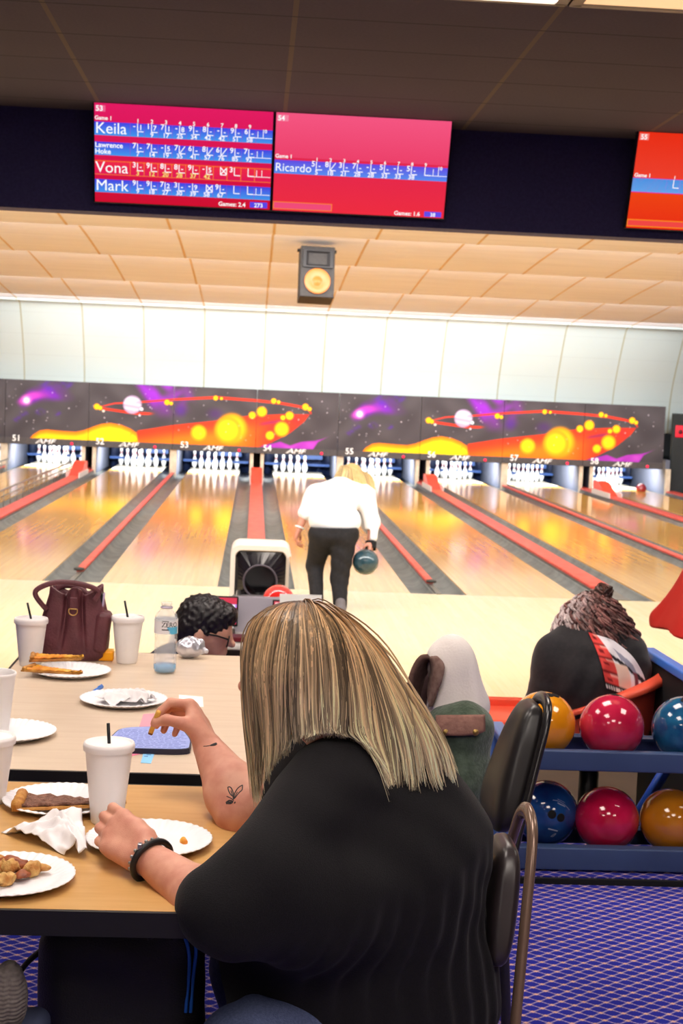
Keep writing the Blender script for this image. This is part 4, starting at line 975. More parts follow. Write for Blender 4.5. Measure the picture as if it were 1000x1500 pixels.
# ------------------------------------------------------------------ black haired man beyond the tables
mn = thing('person', 'man with short black hair and black glasses sitting low behind the far table', 'person', (-.2, 5.42, 0))
c = at(299, 921, 5.42); H = Solid(); R = Ry(.22)
def hp(x, y, z): return c+R @ np.array([x, y, z])
H.add(el(hp(0, 0, .02), (.094, .076, .09), R), 0); H.add(rc(hp(.035, 0, -.03), hp(.055, 0, -.085), .058, .036), .05)
H.add(rc(hp(.085, 0, .005), hp(.112, 0, -.03), .009, .013), .014); H.add(rc(hp(.088, 0, -.062), hp(.088, 0, -.07), .014, .014), .015)
for s in (-1, 1): H.add(el(hp(-.012, s*.080, -.02), (.020, .010, .032), R), .008)
H.add(rc(hp(-.03, 0, -.05), (-.24, 5.42, .76), .055, .06), .03); H.add(rc((-.25, 5.42, .70), (-.26, 5.42, .52), .12, .13), .05)
for s in (-1, 1): H.add(rc((-.25, 5.42+s*.19, .72), (-.16, 5.42+s*.24, .50), .05, .042), .03); H.add(rc((-.16, 5.42+s*.24, .50), (.06, 5.42+s*.16, .52), .042, .03), .02); H.add(el((.10, 5.42+s*.15, .52), (.05, .04, .02)), .02)
for s in (-1, 1): H.add(rc((-.25, 5.42+s*.1, .52), (.14, 5.42+s*.12, .52), .085, .06), .04); H.add(rc((.14, 5.42+s*.12, .52), (.16, 5.42+s*.12, .07), .055, .04), .02); H.add(rc((.16, 5.42+s*.12, .05), (.28, 5.42+s*.12, .04), .04, .035), .02)
H.build('body', .006, mat('tan_skin', (236, 180, 154), 0.5, var=(18, (224, 162, 136))), mn)
Hh = Solid(); Hh.add(el(hp(-.006, 0, .034), (.104, .086, .092), R), 0); Hh.add(el(hp(-.045, 0, -.015), (.066, .080, .065), R), .03)
Hh.add(el(hp(.07, 0, .075), (.035, .06, .028), R), .03)
for s in (-1, 1): Hh.add(rc(hp(.005, s*.076, .0), hp(.002, s*.076, -.03), .012, .008), .01)
Hh.sub(el(hp(.10, 0, -.055), (.062, .12, .095), R), .012); Hh.sub(el(hp(-.002, -.09, -.034), (.020, .02, .026), R), .008); Hh.sub(el(hp(-.002, .09, -.034), (.020, .02, .026), R), .008)
rr = np.random.default_rng(5); K1 = rr.normal(0, 1, (14, 3)); K1 /= np.linalg.norm(K1, axis=1)[:, None]
Hh.disp = lambda P: sum(.0006*np.sin(P @ k.astype(np.float32)*(150+22*i)+i) for i, k in enumerate(K1))
Hh.build('hair', .0034, mat('black_hair', (22, 19, 22), 0.42, spec=0.5, var=(70, (40, 34, 38))), mn)
g = G()
for s in (-1, 1): g.tube([hp(-.004, s*.082, -.004), hp(.05, s*.080, .0), hp(.092, s*.062, -.006)], .0032, 8)
for s in (-1, 1):
    o = [hp(.094+.006*math.cos(q)*0, s*.036+.027*math.cos(q), -.018+.019*math.sin(q)) for q in np.linspace(0, 2*PI, 24, endpoint=False)]; g.tube(o, .003, 8, closed=True)
g.tube([hp(.098, -.01, -.012), hp(.104, 0, -.008), hp(.098, .01, -.012)], .003, 8); g.build('glasses', M_BLACK, mn)
V_ = Solid(); V_.add(rc((-.24, 5.42, .74), (-.26, 5.42, .54), .15, .16), 0); V_.add(rc((-.25, 5.23, .73), (-.25, 5.61, .73), .07, .07), .06)
for s in (-1, 1): V_.add(rc((-.25, 5.42+s*.19, .72), (-.18, 5.42+s*.23, .56), .065, .058), .04)
V_.build('shirt', .009, mat('dark_blue_shirt', (42, 46, 66), 0.85), mn)
P_ = Solid()
for s in (-1, 1): P_.add(rc((-.27, 5.42+s*.09, .53), (.14, 5.42+s*.12, .52), .10, .075), .04); P_.add(rc((.14, 5.42+s*.12, .52), (.16, 5.42+s*.12, .10), .07, .052), .03)
P_.build('trousers', .009, mat('grey_trousers', (70, 70, 76), 0.85), mn)
# ------------------------------------------------------------------ bowler on the approach
bw = thing('person', 'woman bowler in a white sweater and black trousers bending forward to roll a ball', 'person', (.72, 12.3, 0))
Y0 = 12.25; q = lambda x, y, dy=0.0: at(x, y, Y0+dy)
hip = q(488, 778); Bd = Solid()
hd = q(513, 699, .42)
Bd.add(el(hd, (.078, .095, .11)), 0); Bd.add(rc(hd+np.array([-.01, -.05, -.03]), q(500, 716, .30), .055, .06), .04); Bd.add(rc(hd+np.array([0, .07, -.02]), hd+np.array([0, .10, -.05]), .03, .02), .03)
Bd.add(rc(q(498, 722, .28), q(490, 765, .05), .12, .125), .05)
sl, el_, wl = q(460, 724, .28), q(447, 752, .22), q(438, 775, .20); sr, er, wr = q(536, 726, .28), q(545, 764, .20), q(543, 797, .12)
Bd.ext([(rc(q(500, 720, .28), sl, .08, .05), .04), (rc(sl, el_, .05, .04), .03), (rc(el_, wl, .04, .027), .02), (rc(q(500, 720, .28), sr, .08, .05), .04), (rc(sr, er, .05, .042), .03), (rc(er, wr, .042, .030), .02)])
h1, _ = hand(wl, norm(q(432, 793, .2)-wl), (.6, .6, 0), (0, .7, -.3), ((.5, .6, .4), (.6, .7, .4), (.7, .8, .4), (.8, .8, .4)), ((.05, .04, .02), (.07, .05, .03), (.09, .05, .035)))
bc_ = q(535, 823, .02); h2, _ = hand(wr, norm(q(541, 815, .02)-wr), norm(bc_-q(546, 810, .1)), (-.2, -.9, 0), ((.5, .5, .3), (.35, .4, .3), (.35, .4, .3), (.5, .5, .3)), ((.04, .045, .02), (.065, .055, .035), (.085, .05, .05)))
Bd.p += h1+h2
kl, al, kr, ar_ = q(461, 828, .12), q(464, 880, -.05), q(497, 848, -.02), q(498, 890, -.14)
Bd.ext([(rc(q(474, 786), kl, .085, .06), .05), (rc(kl, al, .058, .04), .03), (rc(q(502, 786), kr, .085, .06), .05), (rc(kr, ar_, .058, .04), .03)])
Bd.build('body', .0055, M_SKINB, bw)
Sw = Solid(); Sw.add(rc(q(498, 724, .27), q(490, 760, .08), .145, .155), 0); Sw.add(rc(q(470, 727, .28), q(528, 727, .28), .10, .10), .08); Sw.add(rc(q(474, 762, .06), q(506, 764, .06), .125, .125), .06)
Sw.ext([(rc(sl, el_, .082, .060), .05), (rc(sr, er, .080, .065), .05), (rc(er, q(543, 786, .15), .065, .055), .03)])
Sw.sub(rbx(hip+np.array([-.02, 0, -.26]), (.34, .5, .26), .01, Ry(-.03)), .01); Sw.disp = lambda P: waves(P, [((.5, .3, .8), .12, .004, 0), ((.9, .2, -.3), .09, .003, 1)])
Sw.build('sweater', .008, mat('white_sweater', (246, 244, 246), 0.85, bump=(90, 0.3)), bw)
Tr = Solid(); Tr.add(rc(q(474, 779), q(503, 780), .115, .115), 0); Tr.ext([(rc(q(472, 786), kl, .108, .072), .05), (rc(kl, q(464, 876, -.04), .070, .054), .03), (rc(q(504, 786), kr, .108, .074), .05), (rc(kr, q(498, 888, -.13), .072, .056), .03)])
Tr.sub(rbx(hip+np.array([-.02, 0, .29]), (.4, .5, .26), .01, Ry(-.02)), .01); Tr.disp = lambda P: waves(P, [((.3, .3, .9), .10, .004, 0)])
Tr.build('trousers', .008, mat('black_trousers', (24, 22, 26), 0.85, var=(40, (34, 31, 34))), bw)
for f in (al, ar_):
    g = Solid(); g.add(rc((f[0], f[1]-.03, .045), (f[0]-.01, f[1]+.16, .035), .045, .038), 0); g.add(rc((f[0], f[1], .05), (f[0], f[1], .10), .045, .045), .03); g.sub(rbx((f[0], f[1], -.05), (.4, .4, .052), .0), .004); g.build('shoe', .008, mat('grey_bowling_shoe', (110, 104, 108), 0.6), bw)
g = G(); r = np.random.default_rng(4); hs = []
for i in range(700):
    s = r.uniform(0, 1); lay = r.uniform(-.03, .03)
    top = np.array(at(505+r.normal(0, 2), 682, Y0+.40)); 
    p1 = at(np.interp(s, [0, .5, 1], [492, 516, 540]), np.interp(s, [0, .5, 1], [694, 686, 694]), Y0+.33+lay*.5); p2 = at(np.interp(s, [0, .3, .6, 1], [490, 502, 530, 547]), np.interp(s, [0, .3, .6, 1], [703, 706, 706, 706]), Y0+.31+lay); p3 = at(np.interp(s, [0, .3, .55, .8, 1], [492, 506, 530, 543, 549]), np.interp(s, [0, .3, .55, .8, 1], [703, 708, 716, 732, 722])+r.normal(0, 2), Y0+.29+lay)
    P = spline(np.array([top, p1, p2, p3]), 9); tone = r.uniform(.72, 1.08); g.tube(P, r.uniform(.003, .006)*np.array([.6, 1, 1, 1, 1, 1, .9, .7, .3]), 4, s2l(np.clip(np.array([[232, 198, 140]]*9)*tone*np.linspace(.86, 1.06, 9)[:, None], 0, 255)), caps=False)
Hc = Solid(); Hc.add(el(hd+np.array([.01, -.01, .015]), (.10, .105, .105)), 0); Hc.add(rc(q(525, 700, .34), q(538, 716, .30), .06, .03), .03); v, f = Hc.mesh(.008); g.add(v, f.tolist(), s2l((206, 170, 112)), True); g.build('hair', vmat('pale_blond_hair', .5, .4), bw)
ax = norm(wr-er); a = norm(np.cross(ax, [0, 1, 0])); b = np.cross(ax, a); g = G()
V = [[wr-ax*.03*0+ax*k+(a*math.cos(u)+b*math.sin(u))*.043 for u in np.linspace(0, 2*PI, 24)] for k in np.linspace(-.02, .045, 5)]; g.grid(np.array(V), thick=.004); g.build('wrist_brace', M_MATTE, bw)
a2 = norm(wl-el_); a = norm(np.cross(a2, [0, 1, 0])); b = np.cross(a2, a); g = G(); g.tube([wl-a2*.015+(a*math.cos(u)+b*math.sin(u))*.036 for u in np.linspace(0, 2*PI, 24, endpoint=False)], .008, 8, closed=True); g.build('wristband', M_WHITE, bw)
tb = ball('bowling_ball', bc_, mat('dark_teal_ball', (36, 62, 72), 0.15, coat=0.5, var=(14, (66, 92, 104))), "dark teal bowling ball in the bowler's right hand above the approach")
# ------------------------------------------------------------------ bent person with curly hair in a printed hoodie
ho = thing('person', 'person with curly brown hair in a printed black hoodie slumped in the red seat', 'person', (1.3, 5.72, 0))
Yh = 5.72; q = lambda x, y, dy=0.0: at(x, y, Yh+dy)
hh = q(868, 905, .06); Hd = Solid()
Hd.add(rc(q(852, 985), (1.36, 5.8, .54), .17, .17), 0); Hd.add(rc(q(842, 955, .02), q(905, 965, .02), .115, .115), .08); Hd.add(rc(q(862, 1000, -.02), q(890, 1010, -.02), .155, .14), .08); Hd.add(rc(q(880, 930, -.02), q(925, 945, .0), .05, .045), .04)
Hd.add(rc(q(812, 960, -.02), q(795, 1035, -.05), .075, .065), .05); Hd.add(rc(q(795, 1035, -.05), q(770, 1075, .1), .062, .05), .03); Hd.add(rc(q(918, 965), q(925, 1040, .05), .07, .06), .05)
Hd.disp = lambda P: waves(P, [((.45, .3, .85), .13, .006, 0), ((.8, .2, -.5), .10, .004, 1), ((.1, .2, 1), .06, .002, 2)])
M_HOOD = mat('black_hoodie', (24, 22, 27), 0.85, var=(60, (34, 31, 36)), sheen=0.2)
Bo = Solid(); Bo.add(el(hh, (.085, .09, .10)), 0); Bo.add(rc(hh+np.array([0, 0, -.06]), q(870, 955, .04), .05, .06), .03); Bo.add(rc(q(870, 965, .03), (1.36, 5.8, .56), .10, .12), .05)
Bo.add(rc(hh+np.array([-.06, .05, -.03]), hh+np.array([-.08, .08, -.07]), .04, .03), .03)
for x, y, z in ((770, 1075, .1),): pass
for s in (-1, 1): Bo.add(rc((1.34, 5.8+s*.1, .52), (.92, 5.84+s*.12, .52), .085, .06), .04); Bo.add(rc((.92, 5.84+s*.12, .52), (.90, 5.84+s*.12, .08), .055, .04), .03)
wl2 = q(772, 1072, .1); Bo.add(rc(q(806, 990, 0), wl2, .04, .03), .02); h3, _ = hand(wl2, (-.7, .3, -.5), (0, .4, -.9), (.3, .8, .3), ((.3, .3, .2),)*4, ((.05, .04, .01), (.07, .05, .02), (.09, .05, .03))); Bo.p += h3
Bo.build('body', .006, M_SKINB, ho)
Hd.build('hoodie', .007, M_HOOD, ho)
Tq = Solid()
for s in (-1, 1): Tq.add(rc((1.36, 5.8+s*.09, .52), (.92, 5.84+s*.12, .52), .11, .075), .04); Tq.add(rc((.92, 5.84+s*.12, .52), (.90, 5.84+s*.12, .1), .07, .055), .03)
Tq.build('trousers', .009, MATS['black_trousers'], ho)
for s in (-1, 1):
    g = Solid(); g.add(rc((.92, 5.84+s*.12, .045), (.76, 5.84+s*.12, .036), .045, .036), 0); g.sub(rbx((.85, 5.84, -.05), (.4, .4, .052), 0), .004); g.build('shoe', .009, MATS['black_shoe'], ho)
# print on the back
Lf = spline(np.array([(861, 926), (872, 950), (881, 976), (888, 1008)]), 30); Rt = spline(np.array([(896, 937), (926, 962), (944, 996), (942, 1028)]), 30)
nu = 34; PP = np.zeros((30, nu, 3)); CC = np.zeros((30, nu, 3))
r = np.random.default_rng(9)
for i in range(30):
    for j in range(nu):
        u = j/(nu-1); xy = Lf[i]*(1-u)+Rt[i]*u; p = hit(Hd, *xy, t0=5.0, t1=6.6); PP[i, j] = p-norm(p-EYE)*.004
        v = i/29
        if u < .36:
            c = np.array([226, 74, 70.]); lt = (v*4.2) % 1; 
            if lt < .10 or (.25 < u/.36 < .55 and .35 < lt < .6): c = np.array([120, 20, 26.])
            if .1 < lt < .3 and u > .16: c = np.array([246, 160, 150.])
        else:
            c = np.array([236, 230, 238.]); w = (u-.36)/.64
            if abs(v-.42-.3*w) < .05: c = np.array([40, 36, 44.])
            if .3 < w < .75 and .10 < v-.5*w < .28: c = np.array([150, 150, 172.])
            if v > .55 and w < .45: c = np.array([244, 206, 190.])
            if v > .6 and .62 < w < .72: c = np.array([120, 60, 70.])
            if v > .78 and w > .72: c = np.array([232, 140, 130.])
        if v > .90: c = np.array([238, 232, 232.]) if (u*15) % 1 < .62 else np.array([30, 27, 32.])
        if .87 < v <= .90: c = np.array([30, 27, 32.])
        CC[i, j] = c
g = G(); g.grid(PP[:, ::-1], s2l(CC[:, ::-1]), thick=.002); g.build('back_print', vmat('hoodie_print', .8, .2), ho)
# curls
r = np.random.default_rng(21); g = G()
for i in range(900):
    th, ph = r.uniform(0, 2*PI), math.acos(r.uniform(-.7, 1)); d = np.array([math.sin(ph)*math.cos(th), math.sin(ph)*math.sin(th), math.cos(ph)])
    p = hh+d*np.array([.100, .104, .106]); n = 16; t = np.linspace(0, 1, n); ln = r.uniform(.09, .17); ang = r.uniform(0, 2*PI)
    out = d*np.array([1.5, 1, .25]); P = p+np.outer(t, out*.055)+np.outer(t**1.4, np.array([.012, -.01, -ln])); cr = r.uniform(.008, .016); fr = r.uniform(9, 15)
    P = P+np.stack([np.cos(fr*t+ang), np.sin(fr*t+ang), np.zeros(n)], 1)*cr*np.clip(t*4, 0, 1)[:, None]
    P[:, 2] = np.maximum(P[:, 2], hh[2]-.125+r.uniform(0, .02))
    grey = np.clip((hh[0]-.03-p[0])*18+(p[2]-hh[2]-.03)*8, 0, 1)*(r.uniform() < .85); c = np.array([112, 76, 72.])*r.uniform(.55, 1.5)*(1-grey)+np.array([222, 205, 205.])*grey*r.uniform(.85, 1.05)  # upper-left curls paled: an overexposed highlight put into the hair colour
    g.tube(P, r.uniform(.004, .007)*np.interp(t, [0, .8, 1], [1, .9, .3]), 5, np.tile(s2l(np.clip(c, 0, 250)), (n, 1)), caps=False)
for k in range(26):
    b0 = hh+np.array([.035, -.01, .105]); th = r.uniform(0, 2*PI); n = 20; t = np.linspace(0, 2*PI, n); rd = r.uniform(.012, .034); tl = r.normal(0, .7, 2)
    P = b0+np.stack([np.cos(t)*rd, np.sin(t)*rd, .012*np.sin(t*2+th)], 1) @ (Rx(tl[0]) @ Ry(tl[1])).T; g.tube(P, .006, 5, s2l(np.array([84, 54, 48.])*r.uniform(.6, 1.3)), caps=False)
Cq = Solid(); Cq.add(el(hh+np.array([.0, 0, .0]), (.094, .098, .100)), 0); Cq.add(el(hh+np.array([.035, -.01, .10]), (.028, .028, .02)), .03); Cq.sub(rbx(hh+np.array([-.12, .1, -.06]), (.07, .07, .06), .01), .02); v, f = Cq.mesh(.008); g.add(v, f.tolist(), s2l((84, 58, 54)), True)
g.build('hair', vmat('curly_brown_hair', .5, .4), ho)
# ------------------------------------------------------------------ person in a red tunic, mostly outside the frame
rp = thing('person', 'person in a bright red tunic standing at the right edge of the photo', 'person', (2.385, 7.1, 0))
Bp = Solid(); c = np.array([2.385, 7.1, 1.62]); Bp.add(el(c, (.08, .095, .115)), 0); Bp.add(rc(c+np.array([0, .03, -.05]), c+np.array([0, .05, -.1]), .05, .035), .04); Bp.add(rc(c, (2.385, 7.1, 1.40), .05, .055), .03); Bp.add(rc((2.385, 7.1, 1.32), (2.385, 7.1, .9), .11, .12), .06)
for s in (-1, 1):
    Bp.add(rc((2.385+s*.15, 7.1, 1.36), (2.385+s*.17, 7.14, 1.1), .05, .04), .04); Bp.add(rc((2.385+s*.17, 7.14, 1.1), (2.385+s*.12, 7.34, 1.02), .04, .028), .02)
    hx_, _ = hand(np.array([2.385+s*.12, 7.34, 1.02]), (-s*.3, .9, -.1), (0, .1, -1), (-s, -.2, 0), ((.4, .4, .3),)*4, ((.05, .04, .01), (.07, .05, .02), (.09, .05, .03))); Bp.p += hx_
    Bp.add(rc((2.385+s*.09, 7.1, .88), (2.385+s*.09, 7.1, .5), .085, .06), .05); Bp.add(rc((2.385+s*.09, 7.1, .5), (2.385+s*.09, 7.1, .08), .055, .04), .03); Bp.add(rc((2.385+s*.09, 7.08, .04), (2.385+s*.09, 7.22, .035), .04, .033), .03)
Bp.build('body', .008, M_SKINB, rp)
Rd = Solid(); Rd.add(rc((2.385, 7.1, 1.36), (2.385, 7.1, 1.12), .14, .20), 0); Rd.add(rc((2.385, 7.1, 1.12), (2.385, 7.1, .70), .245, .43), .06); Rd.add(rc((2.27, 7.1, 1.37), (2.50, 7.1, 1.37), .065, .065), .05)
for s in (-1, 1): Rd.add(rc((2.385+s*.15, 7.1, 1.36), (2.385+s*.17, 7.13, 1.14), .075, .075), .04)
Rd.add(rc((2.16, 7.15, .95), (2.01, 7.2, .78), .03, .04), .05)
Rd.sub(rbx((2.385, 7.1, .30), (.6, .6, .40), .0, Ry(.10)), .006)
Rd.disp = lambda P: .010*np.sin(np.arctan2(P[:, 1]-7.1, P[:, 0]-2.385)*9)*np.clip((1.2-P[:, 2])*2, 0, 1)
Rd.build('tunic', .008, mat('bright_red_cloth', (232, 46, 38), 0.75, var=(3, (240, 62, 50))), rp)
Cz = Solid(); Cz.add(el(c+np.array([0, -.015, .02]), (.092, .105, .115)), 0); Cz.sub(rbx(c+np.array([0, .12, -.05]), (.12, .06, .1), .01), .02); Cz.build('hair', .008, mat('dark_brown_hair', (52, 36, 30), 0.5), rp)
# =================================================================== TABLES AND CHAIRS
def wood_lam(name, c0, c1, rough):
    b = NB(name); p = b.pos(); g1 = b.noise(b.mapping(b.P, (5, 40, 5)), 1.0, 4); g2 = b.noise(b.P, 3.0, 3)
    col = b.mix(b.sstep(g1, .35, .7), L(c0), L(c1)); col = b.mix(b.math('MULTIPLY', g2, .25), col, L(tuple(int(v*.9) for v in c0))); return b.out(col, rough, .5)
M_LAMF = wood_lam('laminate_pale_lit', (226, 206, 184), (218, 196, 172), .28); M_LAMN = wood_lam('laminate_warm_lit', (214, 168, 106), (204, 154, 90), .3)  # near and far tones carry the light's white balance in their colours
M_EDGE = mat('black_rubber_edge', (16, 15, 16), .55); M_LEG = mat('black_enamel', (18, 18, 20), .4)
def table(x0, x1, y0, y1, label, m, posts):
    t = thing('dining_table', label, 'table', ((x0+x1)/2, (y0+y1)/2, FLOOR)); c = ((x0+x1)/2, (y0+y1)/2)
    g = G(); g.box((c[0], c[1], .9905), (x1-x0-.008, y1-y0-.008, .019)); g.build('table_top', m, t)
    g = G()
    for a, b, sx, sy in ((c[0], y0, x1-x0+.004, .008), (c[0], y1, x1-x0+.004, .008), (x0, c[1], .008, y1-y0+.004), (x1, c[1], .008, y1-y0+.004)): g.box((a, b, .9795), (sx, sy, .040))
    g.box((c[0], c[1], .97), (x1-x0-.03, y1-y0-.03, .02)); g.build('edge_band', M_EDGE, t)
    for y in posts:
        g = G(); g.tube([(c[0], y, FLOOR+.02), (c[0], y, .962)], .038, 16); g.box((c[0], y, .955), (.3, .3, .012)); g.build('column', M_LEG, t)
        g = G()
        for k in range(4): g.rbox((c[0]+.17*math.cos(k*PI/2), y+.17*math.sin(k*PI/2), FLOOR+.022), (.34, .05, .04), .012, Rz(k*PI/2))
        g.build('foot', M_LEG, t)
table(-.672, .09, 2.31, 3.06, 'tan laminate table with a black edge, nearest to the camera', M_LAMN, (2.88,))
table(-.668, .09, 3.152, 4.575, 'long pale beige table with a black edge beyond the tan one', M_LAMF, (3.5, 4.2))
M_VIN = mat('brown_black_vinyl', (44, 38, 40), .32, spec=.6, var=(12, (54, 46, 48))); M_FRM = mat('brown_enamel_frame', (122, 98, 84), .25, metal=.35, spec=.6); M_VINB = mat('black_vinyl', (30, 27, 28), .35, spec=.6)
def chair(label, top, lean, wtop, wbot, padw, m_pad, m_frm, seat_z=.715, pad_lo=.34, pad_top=-.01, thick=.045, off=.032):
    """stacking chair facing -x; top = near upper corner of its back, lean = run per metre of height"""
    X, Y, Z = top; zs = seat_z; H = Z-zs; xb = X-lean*H
    t = thing('stacking_chair', label, 'chair', (xb-.2, Y+wbot/2, FLOOR))
    yc = Y+wtop/2
    def bk(v, z): return np.array([X-lean*(Z-z), yc+v, z])
    wz = lambda z: wtop/2+(wbot-wtop)/2*np.clip((Z-z)/H, 0, 1)
    pts = [bk(-wz(z), z) for z in np.linspace(zs-.06, Z-.03, 8)]+[bk(-wtop/2+.012, Z+.012), bk(-wtop/2+.04, Z+.032), bk(0, Z+.04), bk(wtop/2-.04, Z+.032), bk(wtop/2-.012, Z+.012)]+[bk(wz(z), z) for z in np.linspace(Z-.03, zs-.06, 8)]
    g = G(); g.tube(spline(np.array(pts), 60), .016, 10, flat=.6); g.build('back_frame', m_frm, t)
    b = Solid(); zt, zb = Z+pad_top, zs+.10
    n, m = 40, 30; A = np.linspace(0, 2*PI, n, endpoint=False); V = []
    for k in range(m):
        u = k/(m-1); e = 1-abs(2*u-1)**5; e = max(e, 0)**.5; z = zb+(zt-zb)*u; cc, ss = np.cos(A), np.sin(A); rad = (np.abs(cc)**4+np.abs(ss)**4)**-.25
        th = thick/2*(.25+.75*e)*(1+.25*math.sin(u*PI)); w = max(wz(z)-.016, .03)*(.55+.45*e); V.append(bk(0, z)+np.stack([-off+th*rad*cc, w*rad*ss, 0*A], 1))
    g = G(); g.add(np.concatenate(V), [(i*n+j, i*n+(j+1) % n, (i+1)*n+(j+1) % n, (i+1)*n+j) for i in range(m-1) for j in range(n)]+[tuple(range(n))[::-1], tuple((m-1)*n+j for j in range(n))], None, True); g.build('back_pad', m_pad, t)
    g = G(); g.rbox((xb-.225, yc, zs-.03), (.44, wbot, .06), .025); g.build('seat_pad', m_pad, t)
    for s in (-1, 1):
        g = G(); g.tube(spline(np.array([(xb, yc+s*wbot/2, zs-.06), (xb+.0, yc+s*wbot/2, zs-.07), (xb-.02+.05, yc+s*(wbot/2+.01), FLOOR+.005)]), 12), .0125, 10); g.build('leg', m_frm, t)
        g = G(); g.tube([(xb-.41, yc+s*(wbot/2-.02), zs-.06), (xb-.43, yc+s*(wbot/2), FLOOR+.005)], .0125, 10); g.build('leg', m_frm, t)
        
    for s in (-1, 1): g = G(); g.tube([(xb-.43, yc+s*(wbot/2-.02), zs-.066), (xb, yc+s*wbot/2, zs-.066)], .011, 8); g.build('seat_rail', m_frm, t)
    return t
chair('brown framed padded chair under the woman with long blond hair', (.522, 2.60, 1.030), .125, .16, .40, .1, M_VIN, M_FRM)
chair('black padded chair standing between the woman and the draped coat', (.700, 3.40, 1.075), .27, .19, .40, .1, M_VINB, mat('black_gloss_frame', (30, 28, 30), .25, spec=.6), thick=.062, pad_top=.032, off=.026)
chair('padded chair under the green and white coat', (.60, 4.05, 1.06), .16, .30, .40, .1, M_VINB, M_FRM)
# ---- the coat over the third chair
ct = thing('coat', 'green coat with a white lining and a brown pocket flap over a chair back', 'coat', (.58, 4.15, .55)); q = lambda x, y, Y=4.02: at(x, y, Y)
C_ = Solid()
C_.add(rc(q(672, 1072), q(672, 1140), .081, .078), 0); C_.add(rc(q(672, 1140), q(682, 1245), .078, .050), .05); C_.add(rc(q(655, 1065, 4.06), q(688, 1065), .055, .055), .05); C_.add(rc(q(648, 1085, 4.2), q(664, 1245, 4.2), .07, .05), .06)
C_.disp = lambda P: waves(P, [((.9, .3, .2), .09, .002, 0)])
M_GREEN = mat('green_corduroy', (62, 78, 62), .9, var=(38, (84, 100, 84)), sheen=.3, bump=(120, .4)); C_.build('green_panel', .006, M_GREEN, ct)
W_ = Solid()
W_.add(rc(q(659, 968, 4.10), q(667, 1040, 4.09), .050, .076), 0); W_.add(rc(q(652, 957, 4.14), q(664, 955, 4.10), .040, .038), .06); W_.add(rc(q(672, 985, 4.08), q(686, 1030, 4.08), .045, .05), .06); W_.add(rc(q(645, 975, 4.22), q(652, 1060, 4.2), .045, .07), .06)
W_.disp = lambda P: waves(P, [((.9, .2, .25), .075, .003, 0)])
W_.build('white_lining', .006, mat('cream_fleece', (240, 232, 228), .95, bump=(160, .2), sheen=.1), ct)
g = G(); e = [(593, 1028), (596, 1000), (604, 975), (615, 960), (626, 958)]; r_ = [(606, 1032), (612, 1010), (618, 990), (626, 975), (636, 968)]
P = np.array([[q(*(np.array(a)*(1-u)+np.array(b)*u), 4.05+.10*u) for u in np.linspace(0, 1, 5)] for a, b in zip(spline(np.array(e), 14), spline(np.array(r_), 14))]); g.grid(P, thick=.012); g.build('collar', mat('brown_cord_collar', (88, 62, 56), .9, var=(60, (110, 82, 74))), ct)
g = G(); Pl = []
for a, b in zip(spline(np.array([(630, 962), (634, 980), (630, 1000), (628, 1020), (627, 1034)]), 14), spline(np.array([(640, 960), (650, 972), (648, 992), (640, 1014), (633, 1034)]), 14)):
    Pl.append([hit(W_, *(a*(1-u)+b*u), t0=3.6, t1=4.9)+np.array([0, -.010, 0]) if u > .3 else q(*(a*(1-u)+b*u), 4.07) for u in np.linspace(0, 1, 4)])
g.grid(np.array(Pl)[:, ::-1], thick=.008); g.build('lapel', mat('brown_lapel_edge', (122, 92, 84), .9, var=(60, (150, 122, 112))), ct)
S2 = Solid(); S2.add(rc(q(622, 990, 4.2), q(606, 1050, 4.2), .034, .044), 0); S2.add(rc(q(606, 1050, 4.2), q(612, 1130, 4.2), .044, .04), .03); S2.build('sleeve', .007, mat('dark_brown_sleeve', (92, 68, 70), .9, var=(50, (104, 80, 80))), ct)
g = G(); Pq = []
for v in np.linspace(0, 1, 8):
    row = []
    for u in np.linspace(0, 1, 16):
        x, y = 640+67*u, 1049-1.0*u+(28-3*abs(2*u-1)**3*2)*v-.0*u; row.append(hit(C_, x, y, 3.6, 4.8)+np.array([0, -.006-.004*v, 0]))
    Pq.append(row)
g.grid(np.array(Pq)[::-1], thick=.008); g.build('pocket_flap', mat('brown_leather_flap', (128, 88, 78), .7, var=(50, (146, 104, 92)), bump=(90, .3)), ct)
g = G()
for x in (652, 695): 
    p = hit(C_, x, 1071, 3.6, 4.8)+np.array([0, -.016, 0]); g.lathe([(0, .004), (.008, .003), (.009, 0)], p, 14, Rx(PI/2), caps=False)
g.build('button', mat('brass_button', (170, 140, 80), .35, metal=.8), ct)
g = G(); pp = [hit(C_, x, y, 3.6, 4.8)+np.array([0, -.004, 0]) for x, y in ((716, 1060), (714, 1100), (708, 1150), (701, 1195), (697, 1232))]; 
g.tube(spline(np.array([q(717, 1062, 4.0), q(713, 1110, 4.0), q(705, 1170, 3.99), q(697, 1236, 3.98)]), 16), .006, 8); g.build('edge_piping', MATS['cream_fleece'], ct)
